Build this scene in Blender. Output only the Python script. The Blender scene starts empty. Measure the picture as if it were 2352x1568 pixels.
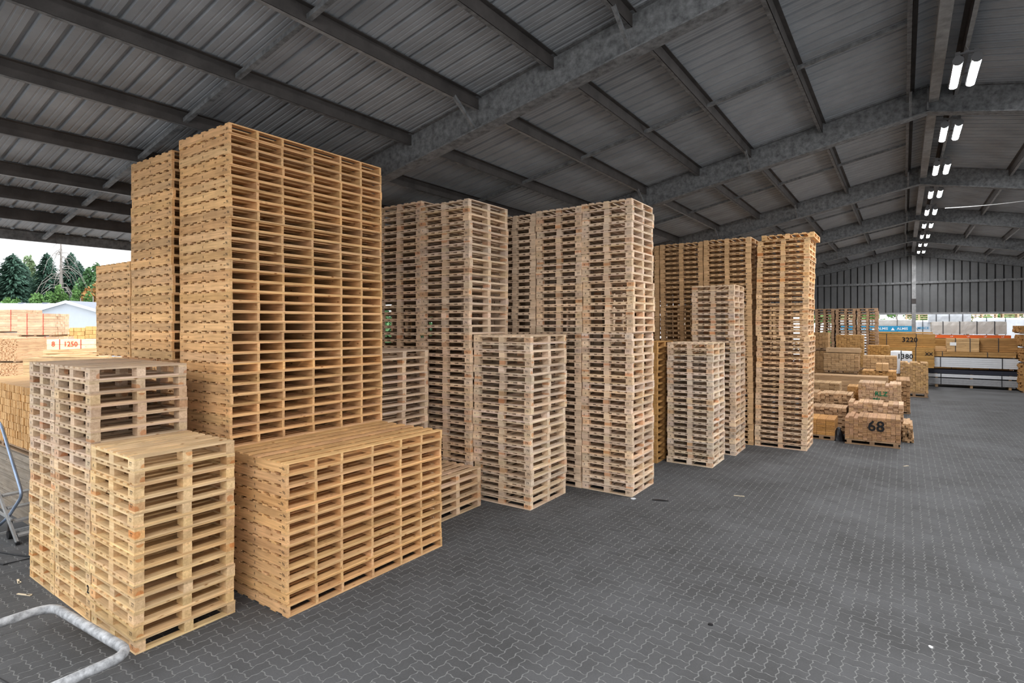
import bpy, math, random
from mathutils import Vector, Matrix
random.seed(7)
R = math.radians
scene = bpy.context.scene
col = scene.collection

# ------------------------------------------------------------------ camera, sky, exposure
cam_d = bpy.data.cameras.new('camera')
cam_d.sensor_width = 36.0
cam_d.lens = 1298.67 * 36.0 / 2352.0
cam_d.shift_y = -(784.0 - 744.46) / 2352.0
cam_d.clip_end = 600
cam = bpy.data.objects.new('camera', cam_d)
cam.location = (0, 0, 3.5)
cam.rotation_euler = (R(90), 0, R(34.70))
col.objects.link(cam)
scene.camera = cam

world = bpy.data.worlds.new('overcast_sky')
scene.world = world
world.use_nodes = True
wn = world.node_tree
bg = wn.nodes['Background']
tc = wn.nodes.new('ShaderNodeTexCoord')
sep = wn.nodes.new('ShaderNodeSeparateXYZ')
# standard overcast dome: three times brighter overhead than at the horizon
cl_ = wn.nodes.new('ShaderNodeMath'); cl_.operation = 'MAXIMUM'; cl_.inputs[1].default_value = 0.0
ma_ = wn.nodes.new('ShaderNodeMath'); ma_.operation = 'MULTIPLY_ADD'
SKY = 0.66
ma_.inputs[1].default_value = 2.0 * SKY
ma_.inputs[2].default_value = SKY
wn.links.new(tc.outputs['Generated'], sep.inputs[0])
wn.links.new(sep.outputs['Z'], cl_.inputs[0])
wn.links.new(cl_.outputs[0], ma_.inputs[0])
bg.inputs['Color'].default_value = (0.93, 0.97, 1.0, 1)
wn.links.new(ma_.outputs[0], bg.inputs['Strength'])

vs = scene.view_settings
vs.view_transform = 'Standard'
vs.look = 'None'
vs.gamma = 1.0
vs.use_curve_mapping = False
vs.exposure = 1.12
LAMP_STRENGTH = 145.0
scene.cycles.max_bounces = 4
scene.cycles.diffuse_bounces = 3
scene.cycles.use_adaptive_sampling = True
scene.cycles.adaptive_threshold = 0.025
scene.cycles.glossy_bounces = 2
scene.cycles.caustics_reflective = False
scene.cycles.caustics_refractive = False

# ------------------------------------------------------------------ materials
def mat_new(name):
    m = bpy.data.materials.new(name)
    m.use_nodes = True
    nt = m.node_tree
    b = nt.nodes['Principled BSDF']
    return m, nt, b

def N(nt, t, **kw):
    n = nt.nodes.new(t)
    for k, v in kw.items():
        setattr(n, k, v)
    return n

def simple(name, rgb, rough=0.7, metal=0.0, noise=0.0, nscale=4.0, bump=0.0, bscale=60.0, spec=0.3):
    m, nt, b = mat_new(name)
    b.inputs['Roughness'].default_value = rough
    b.inputs['Metallic'].default_value = metal
    b.inputs['Specular IOR Level'].default_value = spec
    b.inputs['Base Color'].default_value = (*rgb, 1)
    tcn = N(nt, 'ShaderNodeTexCoord')
    if noise > 0:
        nz = N(nt, 'ShaderNodeTexNoise')
        nz.inputs['Scale'].default_value = nscale
        nz.inputs['Detail'].default_value = 6
        nz.inputs['Roughness'].default_value = 0.65
        nt.links.new(tcn.outputs['Object'], nz.inputs['Vector'])
        cr = N(nt, 'ShaderNodeValToRGB')
        cr.color_ramp.elements[0].position = 0.3
        cr.color_ramp.elements[1].position = 0.72
        cr.color_ramp.elements[0].color = tuple(c * (1 - noise) for c in rgb) + (1,)
        cr.color_ramp.elements[1].color = tuple(min(1, c * (1 + noise)) for c in rgb) + (1,)
        nt.links.new(nz.outputs['Fac'], cr.inputs[0])
        nt.links.new(cr.outputs[0], b.inputs['Base Color'])
    if bump > 0:
        nz2 = N(nt, 'ShaderNodeTexNoise')
        nz2.inputs['Scale'].default_value = bscale
        nz2.inputs['Detail'].default_value = 4
        nt.links.new(tcn.outputs['Object'], nz2.inputs['Vector'])
        bp = N(nt, 'ShaderNodeBump')
        bp.inputs['Strength'].default_value = bump
        bp.inputs['Distance'].default_value = 0.01
        nt.links.new(nz2.outputs['Fac'], bp.inputs['Height'])
        nt.links.new(bp.outputs[0], b.inputs['Normal'])
    return m

def wood(name, axis, island=False, contrast=0.30, knots=True, heart=False, rgb=None):
    """sawn softwood: colour comes from the object's colour, grain runs along the local axis"""
    m, nt, b = mat_new(name)
    L = nt.links.new
    b.inputs['Roughness'].default_value = 0.75
    b.inputs['Specular IOR Level'].default_value = 0.2
    tcn = N(nt, 'ShaderNodeTexCoord')
    oi = N(nt, 'ShaderNodeObjectInfo')
    rnd = oi.outputs['Random']
    if island:
        g = N(nt, 'ShaderNodeNewGeometry')
        rnd = g.outputs['Random Per Island']
    mul = N(nt, 'ShaderNodeMath', operation='MULTIPLY')
    mul.inputs[1].default_value = 37.0
    L(rnd, mul.inputs[0])
    add = N(nt, 'ShaderNodeVectorMath', operation='ADD')
    L(tcn.outputs['Object'], add.inputs[0])
    L(mul.outputs[0], add.inputs[1])
    mp = N(nt, 'ShaderNodeMapping')
    sc = {'x': (1.2, 22, 22), 'y': (22, 1.2, 22), 'z': (22, 22, 1.2), 'n': (14, 14, 14)}[axis]
    mp.inputs['Scale'].default_value = sc
    L(add.outputs[0], mp.inputs['Vector'])
    nz = N(nt, 'ShaderNodeTexNoise')
    nz.inputs['Scale'].default_value = 1.6
    nz.inputs['Detail'].default_value = 5
    nz.inputs['Distortion'].default_value = 0.6
    L(mp.outputs[0], nz.inputs['Vector'])
    cr = N(nt, 'ShaderNodeValToRGB')
    e = cr.color_ramp.elements
    e[0].position = 0.28
    e[1].position = 0.70
    lo = 1 - contrast
    e[0].color = (lo, lo * 0.93, lo * 0.84, 1)
    e[1].color = (1.06, 1.05, 1.03, 1)
    L(nz.outputs['Fac'], cr.inputs[0])
    # broad weathering
    nw = N(nt, 'ShaderNodeTexNoise')
    nw.inputs['Scale'].default_value = 3.0
    nw.inputs['Detail'].default_value = 3
    L(add.outputs[0], nw.inputs['Vector'])
    cw = N(nt, 'ShaderNodeValToRGB')
    cw.color_ramp.elements[0].position = 0.3
    cw.color_ramp.elements[1].position = 0.7
    cw.color_ramp.elements[0].color = (0.84, 0.83, 0.82, 1)
    cw.color_ramp.elements[1].color = (1.08, 1.06, 1.02, 1)
    L(nw.outputs['Fac'], cw.inputs[0])
    # piece to piece
    cp = N(nt, 'ShaderNodeValToRGB')
    cp.color_ramp.elements[0].color = (0.98, 0.94, 0.90, 1)
    cp.color_ramp.elements[1].color = (1.26, 1.24, 1.22, 1)
    k = cp.color_ramp.elements.new(0.5)
    k.color = (1.14, 1.10, 1.05, 1)
    L(rnd, cp.inputs[0])
    def mulc(a, bb):
        mx = N(nt, 'ShaderNodeMix', data_type='RGBA', blend_type='MULTIPLY')
        mx.inputs['Factor'].default_value = 1.0
        L(a, mx.inputs['A'])
        L(bb, mx.inputs['B'])
        return mx.outputs['Result']
    if rgb is None:
        base = oi.outputs['Color']
    else:
        rg = N(nt, 'ShaderNodeRGB')
        rg.outputs[0].default_value = (*rgb, 1)
        base = rg.outputs[0]
    c = mulc(mulc(mulc(base, cr.outputs[0]), cw.outputs[0]), cp.outputs[0])
    if knots:
        vo = N(nt, 'ShaderNodeTexVoronoi')
        vo.inputs['Scale'].default_value = 1.0
        mk = N(nt, 'ShaderNodeMapping')
        mk.inputs['Scale'].default_value = {'x': (4.5, 13, 9), 'y': (13, 4.5, 9), 'z': (9, 9, 4.5), 'n': (9, 9, 9)}[axis]
        L(add.outputs[0], mk.inputs['Vector'])
        L(mk.outputs[0], vo.inputs['Vector'])
        ck = N(nt, 'ShaderNodeValToRGB')
        ck.color_ramp.elements[0].position = 0.05
        ck.color_ramp.elements[1].position = 0.15
        ck.color_ramp.elements[0].color = (0.42, 0.27, 0.16, 1)
        ck.color_ramp.elements[1].color = (1, 1, 1, 1)
        L(vo.outputs['Distance'], ck.inputs[0])
        c = mulc(c, ck.outputs[0])
    if heart:
        # round log heart on the cut ends of some blocks
        ofs = N(nt, 'ShaderNodeVectorMath', operation='ADD')
        w = N(nt, 'ShaderNodeTexWhiteNoise', noise_dimensions='1D')
        L(mul.outputs[0], w.inputs['W'])
        s1 = N(nt, 'ShaderNodeVectorMath', operation='SUBTRACT')
        L(w.outputs['Color'], s1.inputs[0])
        s1.inputs[1].default_value = (0.5, 0.5, 0.5)
        s2 = N(nt, 'ShaderNodeVectorMath', operation='SCALE')
        s2.inputs['Scale'].default_value = 0.11
        L(s1.outputs[0], s2.inputs[0])
        L(tcn.outputs['Object'], ofs.inputs[0])
        L(s2.outputs[0], ofs.inputs[1])
        flat = N(nt, 'ShaderNodeVectorMath', operation='MULTIPLY')
        flat.inputs[1].default_value = (0, 1, 1)
        L(ofs.outputs[0], flat.inputs[0])
        ln = N(nt, 'ShaderNodeVectorMath', operation='LENGTH')
        L(flat.outputs[0], ln.inputs[0])
        hr = N(nt, 'ShaderNodeValToRGB')
        hr.color_ramp.elements[0].position = 0.036
        hr.color_ramp.elements[1].position = 0.044
        hr.color_ramp.elements[0].color = (0.90, 0.66, 0.52, 1)
        hr.color_ramp.elements[1].color = (1, 1, 1, 1)
        L(ln.outputs['Value'], hr.inputs[0])
        pick = N(nt, 'ShaderNodeMath', operation='GREATER_THAN')
        pick.inputs[1].default_value = 0.66
        L(w.outputs['Value'], pick.inputs[0])
        mx = N(nt, 'ShaderNodeMix', data_type='RGBA', blend_type='MULTIPLY')
        L(pick.outputs[0], mx.inputs['Factor'])
        L(c, mx.inputs['A'])
        L(hr.outputs[0], mx.inputs['B'])
        c = mx.outputs['Result']
    L(c, b.inputs['Base Color'])
    bp = N(nt, 'ShaderNodeBump')
    bp.inputs['Strength'].default_value = 0.25
    bp.inputs['Distance'].default_value = 0.004
    L(nz.outputs['Fac'], bp.inputs['Height'])
    L(bp.outputs[0], b.inputs['Normal'])
    return m

M = {}
M['wx'] = wood('sawn_wood_x', 'x')
M['wy'] = wood('sawn_wood_y', 'y')
M['wz'] = wood('sawn_wood_z', 'z')
M['wb'] = wood('sawn_wood_block', 'x', contrast=0.22, knots=False, heart=True)
M['wsx'] = wood('stack_wood_x', 'x', island=True)
M['wsy'] = wood('stack_wood_y', 'y', island=True)
M['wsz'] = wood('stack_wood_z', 'z', island=True)
M['wse'] = wood('end_grain_wood', 'n', island=True, knots=False)
M['ink'] = simple('stamp_ink', (0.012, 0.012, 0.014), 0.8)
M['inkgreen'] = simple('green_paint', (0.0, 0.14, 0.06), 0.7)
M['inkred'] = simple('red_paint', (0.75, 0.06, 0.02), 0.7)
M['steel_dark'] = simple('dusty_dark_steel', (0.06, 0.053, 0.050), 0.8, 0.0, 0.35, 2.2, 0.15, 40)
M['steel_grey'] = simple('dusty_galvanised_steel', (0.16, 0.162, 0.165), 0.8, 0.0, 0.5, 9.0, 0.25, 50, spec=0.15)
M['steel_light'] = simple('galvanised_steel', (0.25, 0.25, 0.25), 0.7, 0.0, 0.35, 5.0, 0.1, 60)
M['roof'] = simple('roof_sheet_steel', (0.315, 0.328, 0.345), 0.85, 0.0, 0.22, 0.8, 0.0, spec=0.1)
M['wall_sheet'] = simple('end_wall_sheet', (0.115, 0.116, 0.118), 0.55, 0.1, 0.2, 1.0)
M['white_tube'] = simple('worn_white_paint', (0.40, 0.40, 0.41), 0.45, 0.0, 0.6, 12.0, 0.1, 30)
M['blue_tube'] = simple('blue_grey_metal_tube', (0.30, 0.38, 0.52), 0.35, 0.5, 0.2, 6.0)
M['alu'] = simple('aluminium', (0.42, 0.42, 0.42), 0.45, 0.5, 0.2, 8.0)
M['black'] = simple('black_rubber', (0.015, 0.015, 0.017), 0.55)
M['strap'] = simple('black_strap', (0.03, 0.03, 0.035), 0.5)
M['redstrap'] = simple('red_strap', (0.5, 0.06, 0.04), 0.5)
M['wrap_white'] = simple('white_foil', (0.78, 0.80, 0.84), 0.35, 0, 0.08, 3.0, 0.5, 6)
M['wrap_grey'] = simple('grey_foil', (0.52, 0.49, 0.46), 0.3, 0, 0.1, 3.0, 0.6, 6)
M['wrap_blue'] = simple('blue_foil', (0.03, 0.27, 0.48), 0.35, 0, 0.05, 3.0)
M['orange'] = simple('orange_foil', (0.75, 0.13, 0.02), 0.4)
M['paintwhite'] = simple('white_painted_boards', (0.62, 0.63, 0.65), 0.5, 0, 0.06, 4.0)
M['paintgrey'] = simple('grey_painted_boards', (0.30, 0.30, 0.31), 0.6, 0, 0.15, 8.0)
M['paintblack'] = simple('dark_blue_foil', (0.02, 0.022, 0.035), 0.5)
M['render'] = simple('white_rendered_wall', (0.42, 0.45, 0.49), 0.9, 0, 0.03, 2.0)
M['eternit'] = simple('pale_roof_sheet', (0.46, 0.48, 0.52), 0.7, 0, 0.08, 1.0)
M['slate'] = simple('grey_roof_felt', (0.22, 0.23, 0.27), 0.8, 0, 0.2, 12.0)
M['redroof'] = simple('red_tiles', (0.45, 0.16, 0.13), 0.8, 0, 0.15, 3.0)
M['bark'] = simple('grey_bark', (0.26, 0.23, 0.21), 0.9, 0, 0.3, 6.0)
M['label'] = simple('paper_label', (0.80, 0.80, 0.80), 0.7)
M['asphalt'] = simple('yard_ground', (0.66, 0.65, 0.64), 0.9, 0, 0.2, 0.6)

def leafmat(name, rgb):
    m, nt, b = mat_new(name)
    b.inputs['Roughness'].default_value = 0.7
    b.inputs['Specular IOR Level'].default_value = 0.15
    g = N(nt, 'ShaderNodeNewGeometry')
    cr = N(nt, 'ShaderNodeValToRGB')
    cr.color_ramp.elements[0].color = tuple(c * 0.6 for c in rgb) + (1,)
    cr.color_ramp.elements[1].color = tuple(min(1, c * 1.5) for c in rgb) + (1,)
    nt.links.new(g.outputs['Random Per Island'], cr.inputs[0])
    nt.links.new(cr.outputs[0], b.inputs['Base Color'])
    return m
M['spruce'] = leafmat('spruce_needles', (0.05, 0.10, 0.07))
M['birch'] = leafmat('birch_leaves', (0.17, 0.23, 0.12))
M['leaf'] = leafmat('green_leaves', (0.13, 0.24, 0.075))
M['leaf2'] = leafmat('deep_green_leaves', (0.09, 0.18, 0.075))
M['autumn'] = leafmat('autumn_leaves', (0.36, 0.19, 0.07))

def paver_mat():
    m, nt, b = mat_new('concrete_paver')
    L = nt.links.new
    b.inputs['Roughness'].default_value = 0.8
    b.inputs['Specular IOR Level'].default_value = 0.12
    geo = N(nt, 'ShaderNodeNewGeometry')
    oi = N(nt, 'ShaderNodeObjectInfo')
    ad = N(nt, 'ShaderNodeMath', operation='ADD')
    L(geo.outputs['Random Per Island'], ad.inputs[0])
    L(oi.outputs['Random'], ad.inputs[1])
    fr = N(nt, 'ShaderNodeMath', operation='FRACT')
    L(ad.outputs[0], fr.inputs[0])
    cp = N(nt, 'ShaderNodeValToRGB')
    cp.color_ramp.elements[0].color = (0.091, 0.0905, 0.0915, 1)
    cp.color_ramp.elements[1].color = (0.106, 0.1055, 0.107, 1)
    L(fr.outputs[0], cp.inputs[0])
    tcn = N(nt, 'ShaderNodeTexCoord')
    # dark rubbed tyre stains, broad
    nz = N(nt, 'ShaderNodeTexNoise')
    nz.inputs['Scale'].default_value = 0.55
    nz.inputs['Detail'].default_value = 5
    nz.inputs['Roughness'].default_value = 0.6
    L(geo.outputs['Position'], nz.inputs['Vector'])
    cr = N(nt, 'ShaderNodeValToRGB')
    cr.color_ramp.elements[0].position = 0.34
    cr.color_ramp.elements[1].position = 0.66
    cr.color_ramp.elements[0].color = (0.74, 0.73, 0.72, 1)
    cr.color_ramp.elements[1].color = (1.12, 1.12, 1.14, 1)
    L(nz.outputs['Fac'], cr.inputs[0])
    n2 = N(nt, 'ShaderNodeTexNoise')
    n2.inputs['Scale'].default_value = 55
    n2.inputs['Detail'].default_value = 3
    L(geo.outputs['Position'], n2.inputs['Vector'])
    c2 = N(nt, 'ShaderNodeValToRGB')
    c2.color_ramp.elements[0].color = (0.82, 0.82, 0.82, 1)
    c2.color_ramp.elements[1].color = (1.16, 1.16, 1.16, 1)
    L(n2.outputs['Fac'], c2.inputs[0])
    def mulc(a, bb):
        mx = N(nt, 'ShaderNodeMix', data_type='RGBA', blend_type='MULTIPLY')
        mx.inputs['Factor'].default_value = 1.0
        L(a, mx.inputs['A'])
        L(bb, mx.inputs['B'])
        return mx.outputs['Result']
    L(mulc(mulc(cp.outputs[0], cr.outputs[0]), c2.outputs[0]), b.inputs['Base Color'])
    bp = N(nt, 'ShaderNodeBump')
    bp.inputs['Strength'].default_value = 0.2
    bp.inputs['Distance'].default_value = 0.004
    L(n2.outputs['Fac'], bp.inputs['Height'])
    L(bp.outputs[0], b.inputs['Normal'])
    return m
M['paver'] = paver_mat()
M['sand'] = simple('joint_sand', (0.195, 0.193, 0.19), 0.95, 0, 0.35, 30.0)

def emit(name, rgb, s):
    m, nt, b = mat_new(name)
    b.inputs['Base Color'].default_value = (*rgb, 1)
    b.inputs['Emission Color'].default_value = (*rgb, 1)
    b.inputs['Emission Strength'].default_value = s
    return m
M['tube'] = emit('lit_diffuser', (0.97, 0.985, 1.0), LAMP_STRENGTH)
M['lampgrey'] = simple('lamp_housing_grey', (0.16, 0.16, 0.165), 0.5)

# ------------------------------------------------------------------ mesh helpers
_F = [(0, 3, 2, 1), (4, 5, 6, 7), (0, 1, 5, 4), (1, 2, 6, 5), (2, 3, 7, 6), (3, 0, 4, 7)]

class MB:
    """collects boxes, tubes and prisms into one mesh"""
    def __init__(self):
        self.v = []
        self.f = []
        self.mi = []
    def box(self, c, s, rz=0.0, ry=0.0, rx=0.0, mi=0):
        n = len(self.v)
        hx, hy, hz = s[0] / 2, s[1] / 2, s[2] / 2
        pts = [(-hx, -hy, -hz), (hx, -hy, -hz), (hx, hy, -hz), (-hx, hy, -hz), (-hx, -hy, hz), (hx, -hy, hz), (hx, hy, hz), (-hx, hy, hz)]
        if rz or ry or rx:
            m = Matrix.Rotation(rz, 3, 'Z') @ Matrix.Rotation(ry, 3, 'Y') @ Matrix.Rotation(rx, 3, 'X')
            pts = [tuple(m @ Vector(p)) for p in pts]
        self.v += [(p[0] + c[0], p[1] + c[1], p[2] + c[2]) for p in pts]
        self.f += [tuple(n + i for i in q) for q in _F]
        self.mi += [mi] * 6
        return self
    def bar(self, a, b, w, h, mi=0):
        """square bar from a to b"""
        a, b = Vector(a), Vector(b)
        d = (b - a)
        L = d.length
        d.normalize()
        up = Vector((0, 0, 1)) if abs(d.z) < 0.95 else Vector((1, 0, 0))
        x = d.cross(up).normalized()
        z = x.cross(d).normalized()
        n = len(self.v)
        for q in (a, b):
            for sx, sz in ((-1, -1), (1, -1), (1, 1), (-1, 1)):
                self.v.append(tuple(q + x * (sx * w / 2) + z * (sz * h / 2)))
        self.f += [(n, n + 1, n + 2, n + 3)[::-1], (n + 4, n + 5, n + 6, n + 7)] + [(n + i, n + (i + 1) % 4, n + 4 + (i + 1) % 4, n + 4 + i) for i in range(4)]
        self.mi += [mi] * 6
        return self
    def tube(self, path, r, seg=10, mi=0, cap=True, r2=None):
        path = [Vector(p) for p in path]
        n0 = len(self.v)
        np_ = len(path)
        prev = None
        for i, p in enumerate(path):
            d = (path[min(i + 1, np_ - 1)] - path[max(i - 1, 0)]).normalized()
            if prev is None:
                up = Vector((0, 0, 1)) if abs(d.z) < 0.9 else Vector((1, 0, 0))
                x = d.cross(up).normalized()
            else:
                x = (prev - d * prev.dot(d)).normalized()
            prev = x
            y = d.cross(x)
            rr = r if r2 is None else r + (r2 - r) * i / max(1, np_ - 1)
            for k in range(seg):
                a = 2 * math.pi * k / seg
                self.v.append(tuple(p + (x * math.cos(a) + y * math.sin(a)) * rr))
        for i in range(np_ - 1):
            for k in range(seg):
                a = n0 + i * seg + k
                b = n0 + i * seg + (k + 1) % seg
                self.f.append((a, b, b + seg, a + seg))
                self.mi.append(mi)
        if cap:
            self.f.append(tuple(n0 + k for k in range(seg))[::-1])
            self.f.append(tuple(n0 + (np_ - 1) * seg + k for k in range(seg)))
            self.mi += [mi, mi]
        return self
    def poly(self, pts, mi=0):
        n = len(self.v)
        self.v += [tuple(p) for p in pts]
        self.f.append(tuple(range(n, n + len(pts))))
        self.mi.append(mi)
        return self
    def prism(self, pts, d, mi=0):
        """polygon pts extruded by vector d"""
        n = len(self.v)
        k = len(pts)
        self.v += [tuple(p) for p in pts] + [tuple(Vector(p) + Vector(d)) for p in pts]
        self.f += [tuple(range(n, n + k))[::-1], tuple(range(n + k, n + 2 * k))] + [(n + i, n + (i + 1) % k, n + k + (i + 1) % k, n + k + i) for i in range(k)]
        self.mi += [mi] * (k + 2)
        return self
    def mesh(self, name, mats, smooth=False):
        me = bpy.data.meshes.new(name)
        me.from_pydata(self.v, [], self.f)
        if not isinstance(mats, (list, tuple)):
            mats = [mats]
        for m in mats:
            me.materials.append(m)
        if len(mats) > 1:
            me.polygons.foreach_set('material_index', self.mi)
        if smooth:
            me.polygons.foreach_set('use_smooth', [True] * len(me.polygons))
        me.update()
        return me
    def build(self, name, mats, parent=None, loc=(0, 0, 0), smooth=False, color=None):
        return ob(name, self.mesh(name, mats, smooth), parent, loc, color)

def ob(name, me, parent=None, loc=(0, 0, 0), color=None):
    o = bpy.data.objects.new(name, me)
    col.objects.link(o)
    o.location = loc
    if parent is not None:
        o.parent = parent
    if color is not None:
        o.color = (*color, 1)
    return o

def tag(o, label, cat, group=None, kind=None):
    o['label'] = label
    o['category'] = cat
    if group:
        o['group'] = group
    if kind:
        o['kind'] = kind
    return o

def empty(name, loc=(0, 0, 0), rz=0.0):
    o = bpy.data.objects.new(name, None)
    col.objects.link(o)
    o.empty_display_size = 0.2
    o.location = loc
    o.rotation_euler = (0, 0, rz)
    return o

_bc = {}
def box_mesh(s, m):
    k = (tuple(round(a, 4) for a in s), m)
    if k not in _bc:
        _bc[k] = MB().box((0, 0, 0), s).mesh('board', M[m])
    return _bc[k]

_tx = {}
def text_mesh(txt, size, m, bold=0.0):
    """flat lettering in the XZ plane facing -Y, centred"""
    k = (txt, size, m, bold)
    if k not in _tx:
        cu = bpy.data.curves.new('lettering', 'FONT')
        cu.body = txt
        cu.size = size
        cu.align_x = 'CENTER'
        cu.align_y = 'CENTER'
        cu.resolution_u = 2
        cu.offset = bold
        to = bpy.data.objects.new('lettering', cu)
        me = bpy.data.meshes.new_from_object(to)
        bpy.data.objects.remove(to)
        bpy.data.curves.remove(cu)
        me.transform(Matrix.Rotation(R(90), 4, 'X'))
        me.materials.clear()
        me.materials.append(M[m])
        _tx[k] = me
    return _tx[k]

ORD = ('', 'first', 'second', 'third', 'fourth', 'fifth', 'sixth', 'seventh', 'eighth', 'ninth', 'tenth', 'eleventh', 'twelfth', 'thirteenth', 'fourteenth', 'fifteenth', 'sixteenth', 'seventeenth', 'eighteenth', 'nineteenth')
TENS = {2: ('twentieth', 'twenty'), 3: ('thirtieth', 'thirty'), 4: ('fortieth', 'forty'), 5: ('fiftieth', 'fifty')}
def ordinal(n):
    if n < 20:
        return ORD[n]
    t, u = divmod(n, 10)
    return TENS[t][0] if u == 0 else TENS[t][1] + '-' + ORD[u]

# ================================================================== SETTING: floor
U = 0.13                      # paver half length
AMP = 0.0125
def edge_pts(p, q):
    """S-shaped joint of one lattice edge from p to q, end point left out"""
    (x0, y0), (x1, y1) = p, q
    sgn = 1 if (x1 - x0) + (y1 - y0) > 0 else -1
    out = [p]
    horizontal = abs(x1 - x0) > abs(y1 - y0)
    for t in (0.14, 0.28, 0.5, 0.72, 0.86):
        tt = t if sgn > 0 else 1 - t
        o = AMP * math.sin(2 * math.pi * tt) * (1 if horizontal else -1)
        x = x0 + (x1 - x0) * t
        y = y0 + (y1 - y0) * t
        out.append((x, y + o) if horizontal else (x + o, y))
    return out
def stone_outline(horizontal):
    a, b = (2, 1) if horizontal else (1, 2)
    cs = [(i, 0) for i in range(a)] + [(a, j) for j in range(b)] + [(a - i, b) for i in range(a)] + [(0, b - j) for j in range(b)]
    pts = []
    for i in range(len(cs)):
        p, q = cs[i], cs[(i + 1) % len(cs)]
        pts += edge_pts((p[0] * U, p[1] * U), (q[0] * U, q[1] * U))
    cx, cy = a * U / 2, b * U / 2
    g = 0.0070
    return [((x - cx) * (1 - g / cx), (y - cy) * (1 - g / cy)) for x, y in pts], (cx, cy)
OUT = {True: stone_outline(True), False: stone_outline(False)}
def stone_geo(horizontal, ox, oy, oz, v, f, tilt=(0, 0)):
    pts, (cx, cy) = OUT[horizontal]
    n = len(v)
    k = len(pts)
    v += [(x + ox, y + oy, oz + x * tilt[0] + y * tilt[1]) for x, y in pts]
    v += [(x * 1.012 + ox, y * 1.012 + oy, oz - 0.012) for x, y in pts]
    f.append(tuple(range(n, n + k)))
    f += [(n + (i + 1) % k, n + i, n + k + i, n + k + (i + 1) % k) for i in range(k)]
floor = tag(empty('floor'), 'grey wavy interlocking concrete pavers of the hall floor', 'floor', kind='structure')
PX0, PX1, PY0, PY1 = -12.48, 6.50, 1.04, 33.02
stones = []
ci, si = math.cos(R(34.7)), math.sin(R(34.7))
for i in range(int(PX0 / U), int(PX1 / U) + 1):
    for j in range(int(PY0 / U), int(PY1 / U) + 1):
        cl = (i + j) % 4
        if cl not in (0, 2):
            continue
        hz = cl == 0
        cx, cy = OUT[hz][1]
        x, y = i * U + cx, j * U + cy
        if x - 0.16 < PX0 or x + 0.16 > PX1 or y - 0.16 < PY0 or y + 0.16 > PY1:
            continue
        d = ci * y - si * x
        l = ci * x + si * y
        if d < 3.5 or abs(l) > d * 0.92 + 2.6:
            continue
        inview = abs(l) < d * 0.9 and d > 5.52
        hidden = any(a0 < x < a1 and b0 < y < b1 for a0, a1, b0, b1 in ((-10.0, -6.7, 2.66, 3.7), (-7.3, -6.05, 4.05, 6.7)))
        stones.append((d if (inview and not hidden and x > -7.4) else 1e3 + d, x, y, hz))
stones.sort()
pm = {}
for hz in (True, False):
    v, f = [], []
    stone_geo(hz, 0, 0, 0, v, f)
    me = bpy.data.meshes.new('paver')
    me.from_pydata(v, [], f)
    me.materials.append(M['paver'])
    pm[hz] = me
for d, x, y, hz in stones[:300]:
    ob('paver', pm[hz], floor, (x, y, random.uniform(-0.0006, 0.0006)))
v, f = [], []
for d, x, y, hz in stones[300:]:
    stone_geo(hz, x, y, random.uniform(-0.0006, 0.0006), v, f, (random.uniform(-.003, .003), random.uniform(-.003, .003)))
me = bpy.data.meshes.new('paver_field')
me.from_pydata(v, [], f)
me.materials.append(M['paver'])
o = ob('paver_field', me, floor)
o['kind'] = 'stuff'
MB().poly([(PX0, PY0, -0.0022), (PX1, PY0, -0.0022), (PX1, PY1, -0.0022), (PX0, PY1, -0.0022)]).build('joint_sand', M['sand'], floor)
fm = MB()
for x0, x1, y0, y1 in ((-16, PX0, -12, 48), (PX1 - 0.28, 17, -12, 48), (PX0, PX1, -12, PY0), (PX0, PX1, PY1 - 0.28, 48)):
    fm.poly([(x0, y0, -0.0012), (x1, y0, -0.0012), (x1, y1, -0.0012), (x0, y1, -0.0012)])
fm.build('far_paving', M['paver'], floor)
yard = MB()
for x0, x1, y0, y1 in ((-160, -16, -100, 170), (17, 160, -100, 170), (-16, 17, 48, 170), (-16, 17, -100, -12)):
    yard.poly([(x0, y0, -0.01), (x1, y0, -0.01), (x1, y1, -0.01), (x0, y1, -0.01)])
tag(yard.build('ground', M['asphalt']), 'grey open yard ground around the hall', 'ground', kind='structure')

# ================================================================== SETTING: roof
XR, HB, ML, MR = 0.42, 8.0, 0.205, 0.195         # ridge x, rafter underside at ridge, roof pitches
XE, XEW = -14.95, 15.6
WEB = 0.57
FY = [7.31 + 7.49 * k for k in range(-1, 6)]
def rz_at(x, base):
    return base - (ML * (XR - x) if x < XR else MR * (x - XR))
for k, y in enumerate(FY):
    far = k
    rf = empty('rafter', (0, y, 0))
    tag(rf, 'wide grey steel roof girder, ' + ('at the camera end of the hall' if k < 1 else ordinal(far) + ' across the hall counted from the tall stacks'), 'roof girder', 'roof girders', 'structure')
    for x0, x1 in ((XE + 0.1, XR), (XR, XEW)):
        za, zb = rz_at(x0, HB), rz_at(x1, HB)
        MB().prism([(x0, -0.008, za), (x1, -0.008, zb), (x1, -0.008, zb + WEB), (x0, -0.008, za + WEB)], (0, 0.016, 0)).build('web', M['steel_grey'], rf, (0, 0.13, 0))
        MB().prism([(x0, 0, za - 0.022), (x1, 0, zb - 0.022), (x1, 0, zb), (x0, 0, za)], (0, 0.26, 0)).build('bottom_flange', M['steel_grey'], rf)
        MB().prism([(x0, 0.04, za + WEB - 0.03), (x1, 0.04, zb + WEB - 0.03), (x1, 0.04, zb + WEB), (x0, 0.04, za + WEB)], (0, 0.18, 0)).build('top_flange', M['steel_grey'], rf)
    MB().box((XR, 0.06, HB + 0.29), (0.03, 0.12, 0.54)).build('ridge_plate', M['steel_grey'], rf)

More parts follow.
